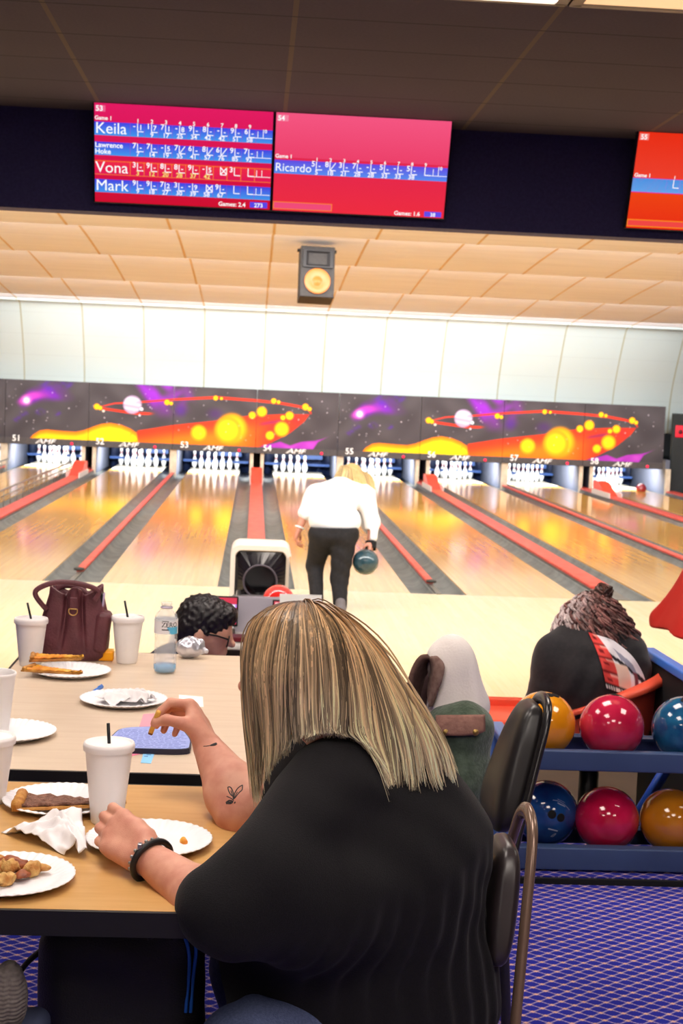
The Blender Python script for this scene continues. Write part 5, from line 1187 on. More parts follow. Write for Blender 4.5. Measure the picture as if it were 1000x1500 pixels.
# =================================================================== BALL RACK, SEATS
M_BLUE = mat('blue_rack_enamel', (62, 82, 122), .4, spec=.5, var=(3, (54, 72, 110))); M_BLUEB = mat('bright_blue_enamel', (86, 122, 190), .35)
RX0, RX1 = .865, 2.10; CURB = FLOOR+.022
t = thing('ball_rack', 'blue two shelf rack of bowling balls on the carpeted curb', 'ball rack', ((RX0+RX1)/2, 4.9, CURB))
for nm, zb, front in (('shelf', .634, 4.775), ('shelf', .318, 4.765)):
    g = G(); w = RX1-RX0-.01; xc = (RX0+RX1)/2; low = zb < .5
    g.rbox((xc, front, zb+(.020 if not low else .012)), (w, .022, .066 if not low else .075), .006); g.box((xc, front+.016, zb+.046), (w, .03, .008))
    g.box((xc, front+.10, zb+.012), (w, .19, .008), Rx(-.18)); g.box((xc, front+.225, zb+.045), (w, .03, .008)); g.rbox((xc, front+.25, zb+.02), (w, .022, .062), .006)
    g.build('shelf', M_BLUE, t)
for x in (RX0, RX1):
    for y in (4.80, 5.02):
        g = G(); g.rbox((x, y, (CURB+.70)/2), (.04, .05, .70-CURB), .008); g.build('upright', M_BLUEB, t)
    g = G(); g.rbox((x, 4.91, .70), (.045, .27, .035), .01); g.build('end_bar', M_BLUEB, t)
    g = G(); g.rbox((x, 4.91, CURB+.02), (.045, .30, .035), .01); g.build('foot_bar', M_BLUEB, t)
g = G(); g.tube([(1.36, 5.06, .36), (1.50, 5.06, .62)], .020, 8); g.build('brace', mat('vivid_blue_brace', (40, 90, 200), .4), t)
def ballmat(name, c, c2, scale=9): return mat(name, c, .10, var=(scale, c2), coat=.7, spec=.5)
e_ = np.array(EYE)
def rack_ball(px, py, Y, m, label, holes, dz=0):
    c = at(px, py, Y); c[2] = .634+.108 if c[2] > .6 else .318+.108; return ball('bowling_ball', c, m, label, 'bowling balls on the blue rack', holes=holes)
hv = lambda c, dx, dz, s=.012: [(dx+a, -1, dz+b) for a, b in ((-.10, 0), (.10, -.02), (0, -.30))]
rack_ball(795, 1068, 4.91, ballmat('orange_yellow_ball', (238, 160, 30), (226, 140, 20), 5), 'orange yellow bowling ball on the upper shelf behind the black chair', [(.10, -.25, 1), (.32, -.18, 1)])
rack_ball(895, 1071, 4.9, ballmat('pink_red_ball', (206, 40, 76), (180, 22, 62), 12), 'swirled pink red bowling ball in the middle of the upper shelf', [(.06, .02, 1), (.2, .2, 1)])
rack_ball(1001, 1075, 4.9, ballmat('teal_blue_ball', (18, 70, 120), (40, 110, 150), 16), 'dark blue and teal marbled bowling ball cut by the right edge, upper shelf', [(-.12, -.3, 1), (.06, -.35, 1), (.0, -.1, 1)])
b_ = rack_ball(799, 1204, 4.96, ballmat('navy_ball', (22, 48, 110), (30, 86, 150), 8), 'navy blue bowling ball with white lettering on the lower shelf behind the chair', [(-.02, -1, .22), (.28, -1, .12)])
g = G(); cb = np.array(b_.location)
def on_ball(u, v, r=.1088):        # lettering wrapped on the ball
    d = norm((u, -1+0*v, v)); return cb+d*r

for pts, wd in (([(.02, .78), (.25, .74), (.5, .60), (.72, .40)], .022), ([(.22, .84), (.4, .78), (.55, .70)], .016), ([(.20, .66), (.30, .60), (.42, .56), (.50, .52)], .075), ([(-.12, -.24), (.05, -.28), (.2, -.33)], .04), ([(.0, -.60), (.10, -.46), (.16, -.46), (.05, -.62)], .016)):
    c_ = spline(np.array(pts), 16); d_ = np.gradient(c_, axis=0); d_ /= np.linalg.norm(d_, axis=1)[:, None]; n_ = np.stack([-d_[:, 1], d_[:, 0]], 1)*wd/2
    if wd > .05: n_ = n_*(.6+.4*np.sin(np.arange(16)*2.4))[:, None]
    g.grid(np.array([[on_ball(*(p+e)) for e in (n, -n)] for p, n in zip(c_, n_)]))
g.build('white_lettering', mat('pale_lettering', (190, 200, 220), .5), b_)
rack_ball(888, 1204, 4.9, ballmat('crimson_ball', (186, 12, 56), (214, 30, 80), 10), 'glossy crimson bowling ball in the middle of the lower shelf', [(.1, .9, 1), (.3, .8, 1)])
rack_ball(983, 1207, 4.9, ballmat('amber_ball', (206, 130, 26), (190, 112, 18), 6), 'amber orange bowling ball on the lower shelf at the right', [(.2, .9, 1), (.4, .8, 1)])
# ---- red tub seats
M_SEAT = mat('orange_red_plastic', (238, 92, 66), .35, spec=.5)
def tub(label, x, y, back, front, rz, side=None):
    t = thing('tub_seat', label, 'seat', (x, y, 0), rz); n = 41; A = np.linspace(-PI, PI, n); side = back if side is None else side
    rim = front+(back-front)*(0.5+0.5*np.cos(A))**.6
    prof = [(.02, 0), (.5, .0), (.85, .10), (1.0, .45), (1.06, .92), (1.12, 1.0), (1.22, .985), (1.23, .94)]; P = np.zeros((len(prof), n, 3))
    for i, (r, h) in enumerate(prof):
        R_ = .232*r*(1+.05*np.cos(A)); P[i, :, 0] = R_*np.cos(A); P[i, :, 1] = R_*np.sin(A)*1.02; P[i, :, 2] = .43+(rim-.43)*h
    g = G(); g.grid(P[:, ::-1], thick=.012); g.build('shell', M_SEAT, t, world=False)
    g = G(); g.tube([(0, 0, .02), (0, 0, .425)], .04, 14); g.lathe([(.22, 0), (.22, .015), (.05, .03)], (0, 0, 0), 24); g.build('pedestal', M_LEG, t, world=False)
    return t
tub('orange red tub seat holding the person in the black hoodie', 1.375, 5.80, .80, .52, 0.0)
t = thing('bench', 'orange red moulded bench end between the coat and the yellow ball', 'bench', (.86, 5.6, 0)); q0 = [at(722, 1043, 5.42), at(790, 1046, 5.42)]
g = G(); g.rbox((q0[1][0]-.24, 5.56, .615), (.5, .30, .045), .018); g.build('bench_top', M_SEAT, t); g = G(); g.rbox((q0[1][0]-.24, 5.58, .31), (.44, .22, .59), .01); g.build('bench_base', M_MATTE, t); g = G(); g.rbox((q0[1][0]-.24, 5.69, .645), (.46, .03, .05), .012); g.build('bench_lip', M_SEAT, t)
tub('orange red tub seat under the black haired man', -.24, 5.42, .62, .55, PI)
t = thing('seat_divider', 'black low divider with a bright blue top rail right of the hooded person', 'divider', (1.70, 5.7, 0))
P0, P1 = atz(944, 950, .86), atz(1003, 987, .86); d = P1-P0; d2 = norm(d*np.array([1, 1, 0])); P0, P1 = P0-d2*.05, P1+d2*.5; mid = (P0+P1)/2; ln = np.linalg.norm(P1-P0); R = Rz(math.atan2(d2[1], d2[0]))
nrm_ = np.array([-d2[1], d2[0], 0]); nrm_ = nrm_ if nrm_[0] > 0 else -nrm_
g = G(); g.rbox(mid+nrm_*.03+np.array([0, 0, -.02]), (ln, .05, .035), .008, R); g.build('top_rail', mat('sky_blue_rail', (70, 130, 235), .4), t)
g = G(); g.box(mid+nrm_*.03+np.array([0, 0, -.45]), (ln-.02, .035, .82), R); g.build('panel', M_MATTE, t)
# =================================================================== THINGS ON THE TABLES
TZ = 1.0
M_FOAM = mat('white_foam', (240, 236, 236), .6, spec=.3); M_LID = mat('white_plastic_lid', (238, 232, 232), .35); M_STRAW = mat('black_straw', (20, 20, 22), .35)
def cup(x, y, label, lid=True, straw=None, h=.135, rt=.046, rb=.030):
    t = thing('foam_cup', label, 'cup', (x, y, TZ), 0, 'white foam cups on the tables')
    g = G(); pr = [(rb-.001, 0), (rb, .003)]+[(rb+(rt-.0015-rb)*k, h*.93*k) for k in np.linspace(.05, 1, 8)]+[(rt, h*.95), (rt+.0008, h*.98), (rt-.001, h)]
    if not lid: pr += [(rt-.0035, h-.001)]+[(rb-.003+(rt-rb)*k, .004+h*.93*k) for k in np.linspace(.97, 0, 6)]+[(0.0001, .004)]
    g.lathe(pr, n=40); g.build('cup_body', M_FOAM, t, world=False)
    if lid:
        g = G(); g.lathe([(rt+.0022, h-.012), (rt+.0028, h-.003), (rt+.001, h+.003), (rt-.003, h+.0035), (rt-.006, h-.003), (rt-.012, h-.004), (.014, h-.002), (0.0001, h-.002)], n=40, caps=False); g.build('lid', M_LID, t, world=False)
    if straw:
        g = G(); p = np.array([0, 0, h-.004]); g.tube([p-np.asarray(straw)*.3, p+np.asarray(straw)], .0032, 10); g.build('straw', M_STRAW, t, world=False)
    return t
cup(-.618, 4.318, 'foam cup with a straw left of the maroon handbag', True, (-.012, 0, .050))
cup(-.350, 4.408, 'foam cup with a straw right of the maroon handbag', True, (-.011, 0, .052))
cup(-.574, 3.445, 'open foam cup without a straw cut by the left edge', False, None, .150, .050, .034)
cup(-.249, 2.790, 'foam cup with a straw on the tan table behind the hand', True, (-.003, 0, .042), .150, .0455, .030)
cup(-.487, 2.90, 'foam cup barely showing at the left edge beside the pizza slice plate', True, None, .130)
M_PAPER = mat('white_paper_plate', (240, 238, 242), .6, spec=.3)
def plate(x, y, label, r=.113, z=TZ):
    t = thing('paper_plate', label, 'plate', (x, y, z), 0, 'paper plates on the tables')
    def wav(rr, zz, A):
        k = np.clip((rr/r-.72)/.28, 0, 1); return rr+k*.0005*np.sin(A*44), zz+k*(1-k)*4*.0016*np.sin(A*44)+k*.0006*np.sin(A*44)
    g = G(); pr = [(.0001, .0025), (r*.66, .0025), (r*.73, .0045), (r*.80, .009), (r*.88, .0125), (r*.96, .0145), (r, .0148), (r, .0135), (r*.95, .0125), (r*.8, .007), (r*.72, .001), (r*.66, .0003), (.0001, .0003)]
    g.lathe(pr, n=264, wav=wav, caps=False); g.build('dish', M_PAPER, t, world=False); return t
plate(-.488, 4.205, 'paper plate with two pizza pieces in front of the handbag', .112)
plate(-.310, 3.845, 'paper plate holding crumpled napkins in the middle of the long table', .112)
plate(-.545, 3.455, 'empty looking paper plate under the open cup at the left edge', .114)
plate(-.347, 2.893, 'paper plate with one pizza slice behind the crumpled napkin')
plate(-.380, 2.440, 'paper plate with pizza crusts and scraps at the near left corner')
plate(-.161, 2.655, "paper plate with small crumbs under the woman's hand")
# ---- food
M_CRUST = mat('golden_crust', (206, 150, 72), .6, var=(45, (166, 104, 42)), bump=(120, .4)); M_CHEESE = mat('melted_cheese', (244, 190, 70), .4, var=(40, (222, 132, 40)), bump=(90, .4)); M_MEAT = mat('browned_meat_topping', (112, 70, 52), .55, var=(110, (150, 104, 84)), bump=(260, .8)); M_CRUMB = mat('pale_bread', (222, 182, 112), .7, var=(50, (180, 116, 52)), bump=(140, .5)); M_SCRAP = mat('red_brown_scrap', (168, 92, 52), .55, var=(60, (120, 60, 36)))
def slice_(c, d, length, width, z0, mt, label, thick=.012, rz=0, tiltx=0, cr=1.0):
    t = thing('pizza_slice', label, 'pizza', (c[0], c[1], z0)); n, m = 15, 11; P = np.zeros((n, m, 3)); P2 = P.copy(); rr = np.random.default_rng(int(abs(c[0])*1e4))
    for i in range(n):
        for j in range(m):
            u = i/(n-1); v = j/(m-1)-.5; w = width*(1-u)**.9; P[i, j] = (u*length+.006*math.cos(v*5), v*w, thick+.0022*math.sin(i*2.1+j*1.3)+rr.normal(0, .0008))
    R = Rz(d) @ Rx(tiltx); base = np.array([c[0], c[1], z0])
    g = G(); Q = P.copy(); Q[..., 2] = thick*.6; g.grid((Q @ R.T+base), thick=thick*.5); g.build('dough', M_CRUST, t)
    g = G(); g.grid((P*np.array([.94, .9, 1])+np.array([.008, 0, 0])) @ R.T+base, thick=.005); g.build('topping', mt, t)
    g = G(); g.tube(spline(np.array([(.004*math.cos(k), k*width*.5, thick*.9) for k in (-1, -.5, 0, .5, 1)]), 14) @ R.T+base, .0115*cr*np.array([.6, .9, 1, 1.1, 1, 1.05, 1, 1.1, 1, .95, 1, 1.05, .9, .6]), 10); g.build('crust_edge', M_CRUST, t)
    return t
slice_((-.425, 2.856), .02, .20, .10, TZ+.009, M_MEAT, 'pizza slice with brown meat topping on the plate behind the napkin')
slice_((-.60, 4.165), -.35, .16, .07, TZ+.016, M_CHEESE, 'folded cheesy pizza piece with its golden edge on the far plate', .010, 0, cr=.6)
slice_((-.60, 4.215), .10, .14, .075, TZ+.034, M_CHEESE, 'cheesy pizza piece lying on top of the golden edged one', .014, cr=.6)
def scrap(cx, cy, cz, r, m, label, seed):
    rr = np.random.default_rng(seed); s = Solid()
    for _ in range(4): s.add(el(np.array([cx, cy, cz])+rr.normal(0, r*.35, 3)*np.array([1, 1, .5]), r*rr.uniform(.45, .8, 3)*np.array([1, 1, .7])), r*.25)
    K = rr.normal(0, 1, (5, 3)).astype(np.float32); s.disp = lambda P: sum(.0009*np.sin(P @ (k*230)+i) for i, k in enumerate(K))
    o = s.build('food_scrap', max(r/7, .0016), m, None); c = np.array([cx, cy, cz]); 
    V = np.array([v.co for v in o.data.vertices])-c; o.data.vertices.foreach_set('co', V.ravel()); o.location = tuple(c); return tag(o, label, 'food scrap', 'food scraps on the plates')
SC_ = [((-.395, 2.485, .016, .019), 0, 'dark crust end at the back of the scrap pile, near plate'), ((-.372, 2.478, .020, .020), 2, 'reddish pizza scrap on top of the scrap pile, near plate'), ((-.344, 2.462, .016, .020), 1, 'pale bread scrap at the right end of the pile'), ((-.372, 2.445, .022, .018), 1, 'yellowish bread scrap in the middle of the pile'), ((-.397, 2.452, .018, .018), 1, 'bread scrap at the left of the pile'), ((-.375, 2.412, .015, .018), 1, 'bread scrap at the front of the pile, nearest the table edge'), ((-.352, 2.432, .014, .014), 2, 'small reddish scrap at the front right of the pile'), ((-.415, 2.470, .014, .016), 2, 'brown scrap at the far left of the pile'), ((-.326, 2.470, .013, .013), 1, 'small crust piece at the right rim of the near plate')]
for k, ((x, y, z, r), m, lb) in enumerate(SC_): scrap(x, y, TZ+z, r, (M_CRUST, M_CRUMB, M_SCRAP)[m], lb, 40+k)
scrap(-.098, 2.665, TZ+.006, .010, MATS['melted_cheese'], 'orange crumb on the right of the crumb plate', 71); scrap(-.150, 2.655, TZ+.006, .009, MATS['melted_cheese'], "orange crumb beside the woman's wrist", 72)
# ---- napkins
M_NAP = mat('white_napkin', (240, 236, 238), .85, spec=.15)
def crumple(name, quad, seed, h, label, cat='napkin', n=36, group=None, z=TZ+.002, fold=7):
    """crumpled paper over a four-cornered outline (x, y corners on the table)"""
    rr = np.random.default_rng(seed); Q = np.array(quad, float); U, V = np.meshgrid(np.linspace(0, 1, n), np.linspace(0, 1, n), indexing='ij')
    xy = (Q[0]*((1-U)*(1-V))[..., None]+Q[1]*(U*(1-V))[..., None]+Q[2]*(U*V)[..., None]+Q[3]*((1-U)*V)[..., None]); H = np.zeros_like(U)
    for k in range(fold):
        a = rr.uniform(0, 2*PI); p = rr.uniform(.2, .8, 2); d = (U-p[0])*math.cos(a)+(V-p[1])*math.sin(a); wd = rr.uniform(.12, .35); H = np.maximum(H, rr.uniform(.35, 1)*np.clip(1-np.abs(d)/wd, 0, 1)*np.exp(-((U-.5)**2+(V-.5)**2)*rr.uniform(.5, 3)))
    H += .12*np.abs(np.sin(U*13+V*9+seed))*np.sin(V*11)**2; P = np.zeros(U.shape+(3,)); P[..., :2] = xy+.04*np.stack([np.sin(V*9+seed), np.sin(U*8+seed*2)], -1)*np.linalg.norm(Q[0]-Q[2])*.4; P[..., 2] = z+h*H
    c = P.reshape(-1, 3).mean(0); c[2] = z; t = thing(name, label, cat, c, 0, group); g = G(); g.grid(P, thick=.0012); g.build('sheet', M_NAP, t); return t
crumple('napkin', [(-.428, 2.70), (-.300, 2.58), (-.262, 2.56), (-.300, 2.80)], 4, .045, 'crumpled white napkin on the tan table between the two left plates')
crumple('napkin', [(-.385, 3.83), (-.33, 3.78), (-.24, 3.84), (-.31, 3.92)], 8, .030, 'crumpled napkin on the left of the middle plate', z=TZ+.006, group='napkins on the middle plate'); crumple('napkin', [(-.33, 3.81), (-.25, 3.79), (-.225, 3.86), (-.29, 3.90)], 13, .036, 'crumpled napkin on the right of the middle plate', z=TZ+.008, group='napkins on the middle plate')
q0 = [atz(x, y, TZ) for x, y in ((262, 1018), (297, 1021), (298, 1036), (262, 1034))]; t = thing('paper_slip', 'flat white slip of paper behind the raised hand', 'paper', np.mean(q0, 0)); g = G(); g.poly([(p[0], p[1]) for p in q0[::-1]], .0008, (0, 0, TZ+.001), ((1, 0, 0), (0, 1, 0))); g.build('sheet', MATS['white_card'], t)
# ---- notepad, slips, pen
t = thing('notepad', 'lilac blue notepad with a dark rounded cover under the raised hand', 'notepad', (-.21, 3.43, TZ))
cn = [atz(x, y, TZ+.012) for x, y in ((156, 1096), (278, 1099), (281, 1085), (264, 1063), (176, 1066), (155, 1086))]
def rounded(pts, r=.25, n=5):
    o = []; m = len(pts)
    for i in range(m):
        a, b, c = pts[i-1][:2], pts[i][:2], pts[(i+1) % m][:2]; p, s = b+(a-b)*r, b+(c-b)*r
        for k in range(n+1): u = k/n; o.append(p*(1-u)**2+2*b*u*(1-u)+s*u*u)
    return np.array(o)
ou = rounded([np.array(p) for p in cn]); ctr = ou.mean(0); g = G(); g.poly(ou, .012, (0, 0, TZ+.0125), ((1, 0, 0), (0, 1, 0))); g.build('cover', mat('dark_navy_cover', (30, 28, 52), .5), t)
inn = ctr+(ou-ctr)*.965; g = G(); g.poly(inn, .001, (0, 0, TZ+.0137), ((1, 0, 0), (0, 1, 0))); g.build('page', mat('lilac_blue_page', (150, 164, 226), .7, var=(60, (162, 176, 234))), t)
g = G(); rr = np.random.default_rng(2); ux, uy = norm(np.array(cn[1])-np.array(cn[0]))[:2], norm(np.array(cn[4])-np.array(cn[0]))[:2]
for r_ in range(12):
    y = -.085+.0145*r_; x = -.075
    while x < .075:
        w = rr.uniform(.006, .016); p = ctr+np.array([x+w/2, y]); g.box((p[0], p[1], TZ+.0140), (w, .0022, .0004)); x += w+.004
g.build('written_line', mat('lilac_writing', (124, 136, 204), .7), t)
def slip(name, px, z, col, label):
    q0 = [atz(x, y, z) for x, y in px]; t = thing(name, label, 'ticket', np.mean(q0, 0), 0, 'paper tickets around the notepad'); g = G(); g.poly([(p[0], p[1]) for p in q0], .0007, (0, 0, z), ((1, 0, 0), (0, 1, 0))); g.build('slip', mat('ticket_%d' % col[2], col, .7), t); return t, np.mean(q0, 0)
slip('ticket', ((204, 1064), (221, 1064), (226, 1045), (210, 1046)), TZ+.0012, (250, 160, 178), 'pink paper ticket standing out behind the notepad')
slip('ticket', ((172, 1101), (190, 1108), (206, 1104), (194, 1095)), TZ+.0012, (248, 140, 176), 'pink paper ticket at the near left side of the notepad')
t, c = slip('ticket', ((206, 1117), (221, 1118), (229, 1096), (212, 1096)), TZ+.0012, (142, 206, 252), 'pale blue paper ticket in front of the notepad')
g = G(); g.box((c[0]-.004, c[1]-.010, TZ+.0016), (.008, .004, .0004)); g.box((c[0]+.001, c[1]+.004, TZ+.0016), (.010, .003, .0004)); g.build('ticket_marking', mat('blue_print', (70, 110, 180), .7), t)
p0, p1 = atz(128, 1020, TZ+.006), atz(149, 1006, TZ+.006); t = thing('pen', 'bright blue pen lying against the middle plate', 'pen', (p0+p1)/2); d = norm(p1-p0)
g = G(); g.tube([p0+d*.02, p1], .0055, 12); g.build('barrel', mat('bright_blue_plastic', (52, 128, 224), .35), t); g = G(); g.tube([p0-d*.005, p0+d*.021], [.0015, .005], 12); g.build('tip', M_BLACK, t); g = G(); g.tube([p1-d*.035+np.array([0, 0, .006]), p1+np.array([0, 0, .006])], .0018, 6); g.build('clip', MATS['bright_blue_plastic'], t)
# ---- handbag
t = thing('handbag', 'maroon leather bucket handbag with round handles at the far end of the long table', 'handbag', (-.515, 4.45, TZ)); bx, by = -.512, 4.455
n, m = 220, 34; A = np.linspace(0, 2*PI, n, endpoint=False); V = []
for k in range(m):
    u = k/(m-1); hw = np.interp(u, [0, .06, .3, .6, .9, 1], [.092, .102, .102, .090, .070, .068]); hd = np.interp(u, [0, .06, .3, .6, .9, 1], [.055, .062, .064, .062, .060, .058])
    c, s = np.cos(A), np.sin(A); p = 3.2; rad = (np.abs(c)**p+np.abs(s)**p)**(-1/p); fold = 1+(.20*u**1.1)*np.cos(A*6+PI)*(.5+.5*np.abs(s)); zt = .205*u+(.012*np.cos(A*6+PI)*u**3)
    px_ = hw*rad*c*fold+.006*u; py_ = hd*rad*s*fold
    for sg in (-1, 1):
        py_ = py_+np.where(s < 0, np.exp(-((px_-sg*(.020+.020*(1-u)**1.5)-.004)/.0075)**2)*.024*np.clip(u*1.6-.1, 0, 1), 0)
    V.append(np.stack([bx+px_, by+py_, TZ+.001+zt], 1))
rim = V[-1].copy()
for sc, dz in ((.95, .002), (.90, -.01), (.85, -.08)): w = rim.copy(); w[:, 0] = bx+(w[:, 0]-bx)*sc; w[:, 1] = by+(w[:, 1]-by)*sc; w[:, 2] += dz; V.append(w)
K = len(V); g = G(); g.add(np.concatenate(V), [(i*n+j, i*n+(j+1) % n, (i+1)*n+(j+1) % n, (i+1)*n+j) for i in range(K-1) for j in range(n)]+[tuple(range(n))[::-1], tuple((K-1)*n+j for j in range(n))], None, True)
M_MAR = mat('maroon_leather', (108, 60, 68), .45, var=(20, (92, 48, 56)), bump=(160, .25), spec=.5); g.build('bag_body', M_MAR, t)
for sy, pts in ((-1, [(64+4, 893), (52, 872), (58, 861), (84, 853), (120, 856), (144, 866), (138, 880)]), (1, [(80, 880), (86, 862), (100, 858), (116, 862), (130, 872), (142, 878)])):
    Yh = by+(-.055 if sy < 0 else .045); P = spline(np.array([at(x, y, Yh+(-.02 if (sy < 0 and 0 < i < 5) else 0)) for i, (x, y) in enumerate(pts)]), 40); g = G(); g.tube(P, .0078, 10); g.build('handle', M_MAR, t)
g = G(); P = spline(np.array([at(x, y, by-.062) for x, y in ((70, 868), (90, 874), (115, 873), (140, 884))]), 20)
Yr = by-.074; rc_ = at(107, 895, Yr); g = G(); g.tube([rc_+np.array([.0125*math.cos(a), -.002, .0125*math.sin(a)]) for a in np.linspace(-PI-.5, .5, 20)], .0018, 8); g.tube([rc_+np.array([-.011, -.002, .006]), rc_+np.array([.011, -.002, .006])], .0018, 8); g.build('ring', mat('gold_ring', (220, 180, 110), .3, metal=.9), t)
g = G(); g.rbox(rc_+np.array([0, .004, .022]), (.022, .006, .034), .003); g.build('ring_tab', M_MAR, t)
s = Solid(); s.add(rbx((bx+.085, by-.02, TZ+.085), (.022, .04, .062), .016, Ry(.12)), 0); s.build('side_pocket', .004, M_MAR, t)
ph = at(148, 884, by-.02); t2 = thing('phone', 'phone with a lilac edge standing in the side pocket of the handbag', 'phone', ph); g = G(); g.rbox(ph+np.array([0, 0, -.005]), (.010, .045, .075), .004, Ry(.06)); g.build('case', M_BLACK, t2); g = G(); g.rbox(ph+np.array([.006, 0, -.005]), (.003, .042, .072), .0012, Ry(.06)); g.build('back_cover', mat('lilac_cover', (190, 176, 214), .35), t2)
# ---- small orange tub, bottle, foil
c = atz(153, 969, TZ); t = thing('sauce_tub', 'small bright orange box between the handbag and the right cup', 'tub', c); g = G(); g.rbox(c+np.array([0, .02, .0155]), (.050, .040, .029), .005); g.build('box', mat('bright_orange_plastic', (252, 172, 20), .4), t); g = G(); g.rbox(c+np.array([0, .02, .031]), (.046, .036, .003), .001); g.build('lid', mat('orange_lid', (255, 186, 40), .4), t)
c = atz(241, 985, TZ); t = thing('water_bottle', 'clear plastic drink bottle with a little blue liquid and a pale label', 'bottle', c)
pr = [(.0001, .004), (.020, .002), (.029, .003), (.0325, .012), (.0325, .05), (.0310, .058), (.0325, .066), (.0325, .085), (.0310, .093), (.0325, .100), (.0325, .112), (.0332, .114), (.0332, .158), (.0325, .161), (.0285, .172), (.0185, .181), (.0155, .185), (.0155, .199), (.0168, .2), (.0168, .203), (.0148, .203)]
M_CLEAR = mat('clear_plastic', (235, 238, 246), .08, alpha=.30, spec=.7); g = G(); g.lathe(pr, n=40, caps=False); g.build('shell', M_CLEAR, t, world=False)
g = G(); g.lathe([(.0001, .006), (.028, .005), (.0312, .013), (.0312, .024), (.0001, .024)], n=36, caps=False); g.build('liquid', mat('blue_drink', (96, 186, 240), .1, alpha=.85), t, world=False)
g = G(); g.lathe([(.0166, .186), (.0180, .187), (.0180, .190), (.0166, .191)], n=32, caps=False); g.build('neck_ring', mat('lilac_neck_ring', (196, 186, 210), .3), t, world=False)
g = G(); A = np.linspace(-PI, PI, 61); Zs = np.linspace(.115, .157, 12); P = np.stack([np.stack([.0336*np.sin(A), -.0336*np.cos(A), np.full_like(A, z)], -1) for z in Zs]); cc = np.zeros(P.shape); cc[:] = (236, 234, 240); U = A[None, :]*np.ones((12, 1)); Wd = Zs[:, None]*np.ones((1, 61))
cc[(U*.0336 > .004+(Wd-.115)*-.2+.012-(Wd-.115)*.4) & (Wd < .135) & (U > .2) & (U < 1.3)] = (96, 190, 232); cc[Wd > .153] = (220, 226, 236); g.grid(P, s2l(cc)); g.build('label', vmat('bottle_label', .5, .3), t, world=False)
def wrap(txt, size, a0, z, bold=.0):
    v, f = text_mesh(txt, 'LEFT', 0, bold); a = a0+v[:, 0]*size/.0336; return np.stack([.0340*np.sin(a), -.0340*np.cos(a), z+v[:, 1]*size], 1), f
g = G(); v, f = wrap('ZERO', .0190, -.34, .136, .01); g.add(v, f); 
for z_, h_ in ((.1265, .003), (.1515, .002)):
    A_ = np.linspace(-.30, .28, 14); g.grid(np.array([[(.0340*np.sin(k), -.0340*np.cos(k), z_+q_*h_) for q_ in (0, 1)] for k in A_]))
g.build('label_lettering', mat('dark_print', (44, 46, 60), .6), t, world=False)
c = atz(276, 966, TZ); t = thing('foil_wrapper', 'crumpled silver foil bag beside the drink bottle', 'wrapper', c); rr = np.random.default_rng(17); s = Solid(); s.add(el(c+np.array([-.005, .03, .030]), (.034, .030, .027)), 0); s.add(rc(c+np.array([.01, .03, .03]), c+np.array([.050, .025, .022]), .022, .006), .02); s.add(rc(c+np.array([.0, .035, .045]), c+np.array([.038, .03, .050]), .012, .004), .02)
KK = rr.normal(0, 1, (8, 3)).astype(np.float32); s.disp = lambda P: sum(.0013*np.abs(np.sin(P @ (k*75)+i))-.0006 for i, k in enumerate(KK)); s.build('foil', .0026, mat('silver_foil', (214, 214, 226), .3, metal=.7), t)
# =================================================================== UNDER THE TABLE
t = thing('backpack', 'black backpack with two blue zip stripes standing under the tan table', 'backpack', (-.22, 2.62, FLOOR)); s = Solid()
x0, x1 = at(64, 1430, 2.6)[0], at(300, 1430, 2.6)[0]; s.add(rbx(((x0+x1)/2, 2.60, .59), ((x1-x0)/2, .115, .325), .06), 0); s.add(rbx(((x0+x1)/2-.01, 2.52, .50), ((x1-x0)/2-.055, .07, .20), .04), .03)
s.disp = lambda P: waves(P, [((.7, .3, .6), .12, .003, 0), ((.2, .2, .9), .08, .0025, 1)])
M_PACK = mat('black_nylon', (15, 15, 17), .6, bump=(300, .3)); s.build('pack_body', .008, M_PACK, t)
for pts in ([(268, 1364), (276, 1390), (277, 1420), (272, 1482)], [(285, 1376), (287, 1395), (283, 1430), (279, 1482)]):
    P = []
    for x, y in pts: P.append(hit(s, x, y, 2.0, 3.2)+np.array([0, -.003, 0]))
    g = G(); g.tube(spline(np.array(P), 20), .0032, 8); g.build('zip_stripe', mat('blue_zip', (26, 92, 180), .5), t)
g = G(); g.tube(spline(np.array([at(*p, 2.50) for p in ((215, 1372), (240, 1362), (255, 1368), (258, 1382))]), 20), .008, 8); g.build('top_handle', M_PACK, t)
g = G(); g.tube(spline(np.array([at(*p, 2.56) for p in ((70, 1385), (40, 1410), (20, 1440), (6, 1470))]), 20), .012, 8, flat=.4); g.build('shoulder_strap', M_PACK, t)
t = thing('stool', 'blue padded stool in the bottom left corner under the knitted cap', 'stool', (-.40, 2.36, FLOOR)); g = G(); g.rbox((-.40, 2.36, .762), (.20, .20, .05), .022); g.build('seat_pad', mat('slate_blue_cloth', (66, 74, 104), .85), t)
for a in (-1, 1):
    for b in (-1, 1): g = G(); g.tube([(-.40+a*.07, 2.36+b*.07, .74), (-.40+a*.09, 2.36+b*.09, FLOOR)], .011, 8); g.build('leg', M_LEG, t)
c = at(14, 1466, 2.38); t = thing('knitted_cap', 'grey knitted cap lying beside the backpack in the bottom left corner', 'cap', (c[0], c[1], .785)); s = Solid(); s.add(el((c[0]-.002, c[1], .785+.042), (.030, .034, .062)), 0); s.add(el((c[0]-.018, c[1]+.005, .785+.03), (.030, .04, .035)), .02); s.sub(rbx((c[0], c[1], .735), (.2, .2, .052), 0), .004)
s.disp = lambda P: .0010*np.sin(P[:, 2]*950+2.2*np.abs(np.sin(P[:, 0]*150)))+.0004*np.sin(P[:, 0]*600); s.build('knit', .0016, mat('grey_knit', (126, 118, 112), .95, var=(90, (104, 96, 92))), t)
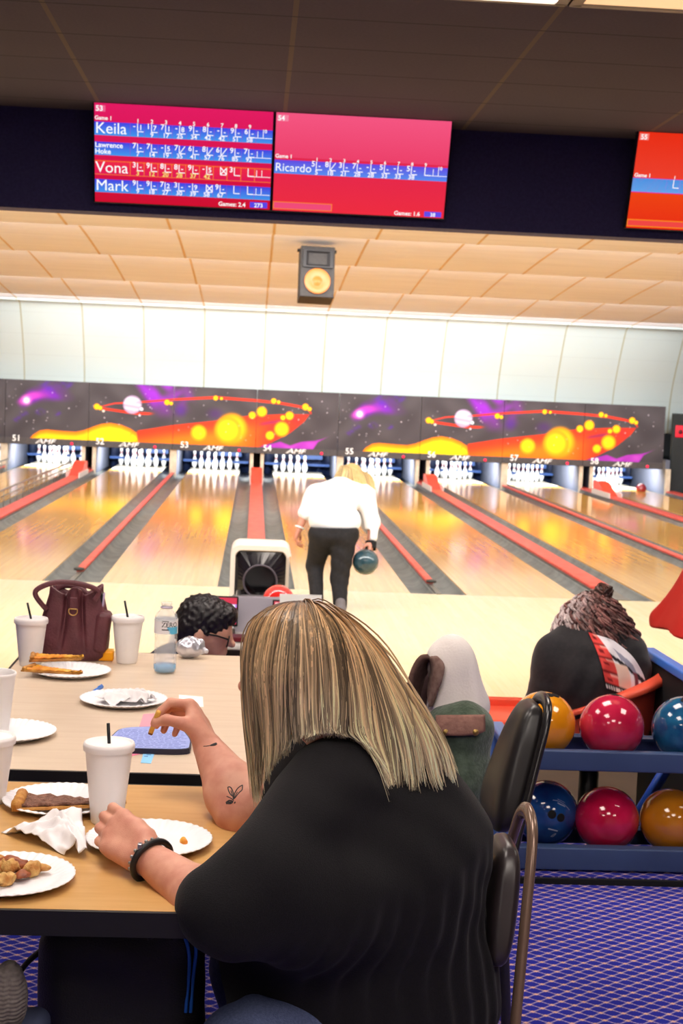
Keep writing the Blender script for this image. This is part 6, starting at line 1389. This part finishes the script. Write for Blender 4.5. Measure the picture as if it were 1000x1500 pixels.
t = thing('shoulder_bag', 'small black shoulder bag hanging from the table beside the backpack', 'bag', at(370, 1450, 2.93)); s = Solid(); c = at(372, 1446, 2.93); s.add(rbx(c, (.045, .03, .036), .018, Ry(.75)), 0); s.build('pouch', .005, M_PACK, t)
g = G(); g.tube(spline(np.array([at(*p, 2.92) for p in ((352, 1425), (338, 1415), (328, 1402), (318, 1390), (310, 1370))]+[at(308, 1345, 2.93)]), 24), .006, 8, flat=.4); g.build('strap', M_PACK, t)
g = G(); g.tube([at(313, 1398, 2.90)+np.array([.008*math.cos(a), 0, .012*math.sin(a)]) for a in np.linspace(0, 2*PI, 16, endpoint=False)], .002, 6, closed=True); g.tube([at(322, 1420, 2.90), at(326, 1402, 2.90)], .0025, 6); g.build('buckle', M_STEEL, t)
# =================================================================== CAMERA, LIGHT, VIEW
cd = bpy.data.cameras.new('camera'); cam = bpy.data.objects.new('camera', cd); COL.objects.link(cam); cd.sensor_fit = 'VERTICAL'; cd.sensor_height = 36; cd.sensor_width = 24; cd.lens = F_PX/1500*36
M4 = Matrix.Identity(4)
for i in range(3): M4[i][0], M4[i][1], M4[i][2], M4[i][3] = RT[i], UP[i], -FW[i], EYE[i]
cam.matrix_world = M4; cd.clip_start = .05; cd.dof.use_dof = True; cd.dof.focus_distance = 2.75; cd.dof.aperture_fstop = 13.0; SC.camera = cam
w = bpy.data.worlds.new('hall_air'); SC.world = w; w.use_nodes = True; w.node_tree.nodes['Background'].inputs[0].default_value = (.8, .8, .9, 1); w.node_tree.nodes['Background'].inputs[1].default_value = .05
SC.view_settings.view_transform = 'Standard'; SC.view_settings.look = 'None'; SC.view_settings.exposure = 0.0; SC.view_settings.gamma = 1.0; SC.view_settings.use_curve_mapping = False
SC.cycles.use_denoising = True; SC.cycles.max_bounces = 6; SC.cycles.diffuse_bounces = 3; SC.cycles.glossy_bounces = 3; SC.cycles.transparent_max_bounces = 8; SC.cycles.sample_clamp_indirect = 8; SC.cycles.caustics_reflective = False; SC.cycles.caustics_refractive = False
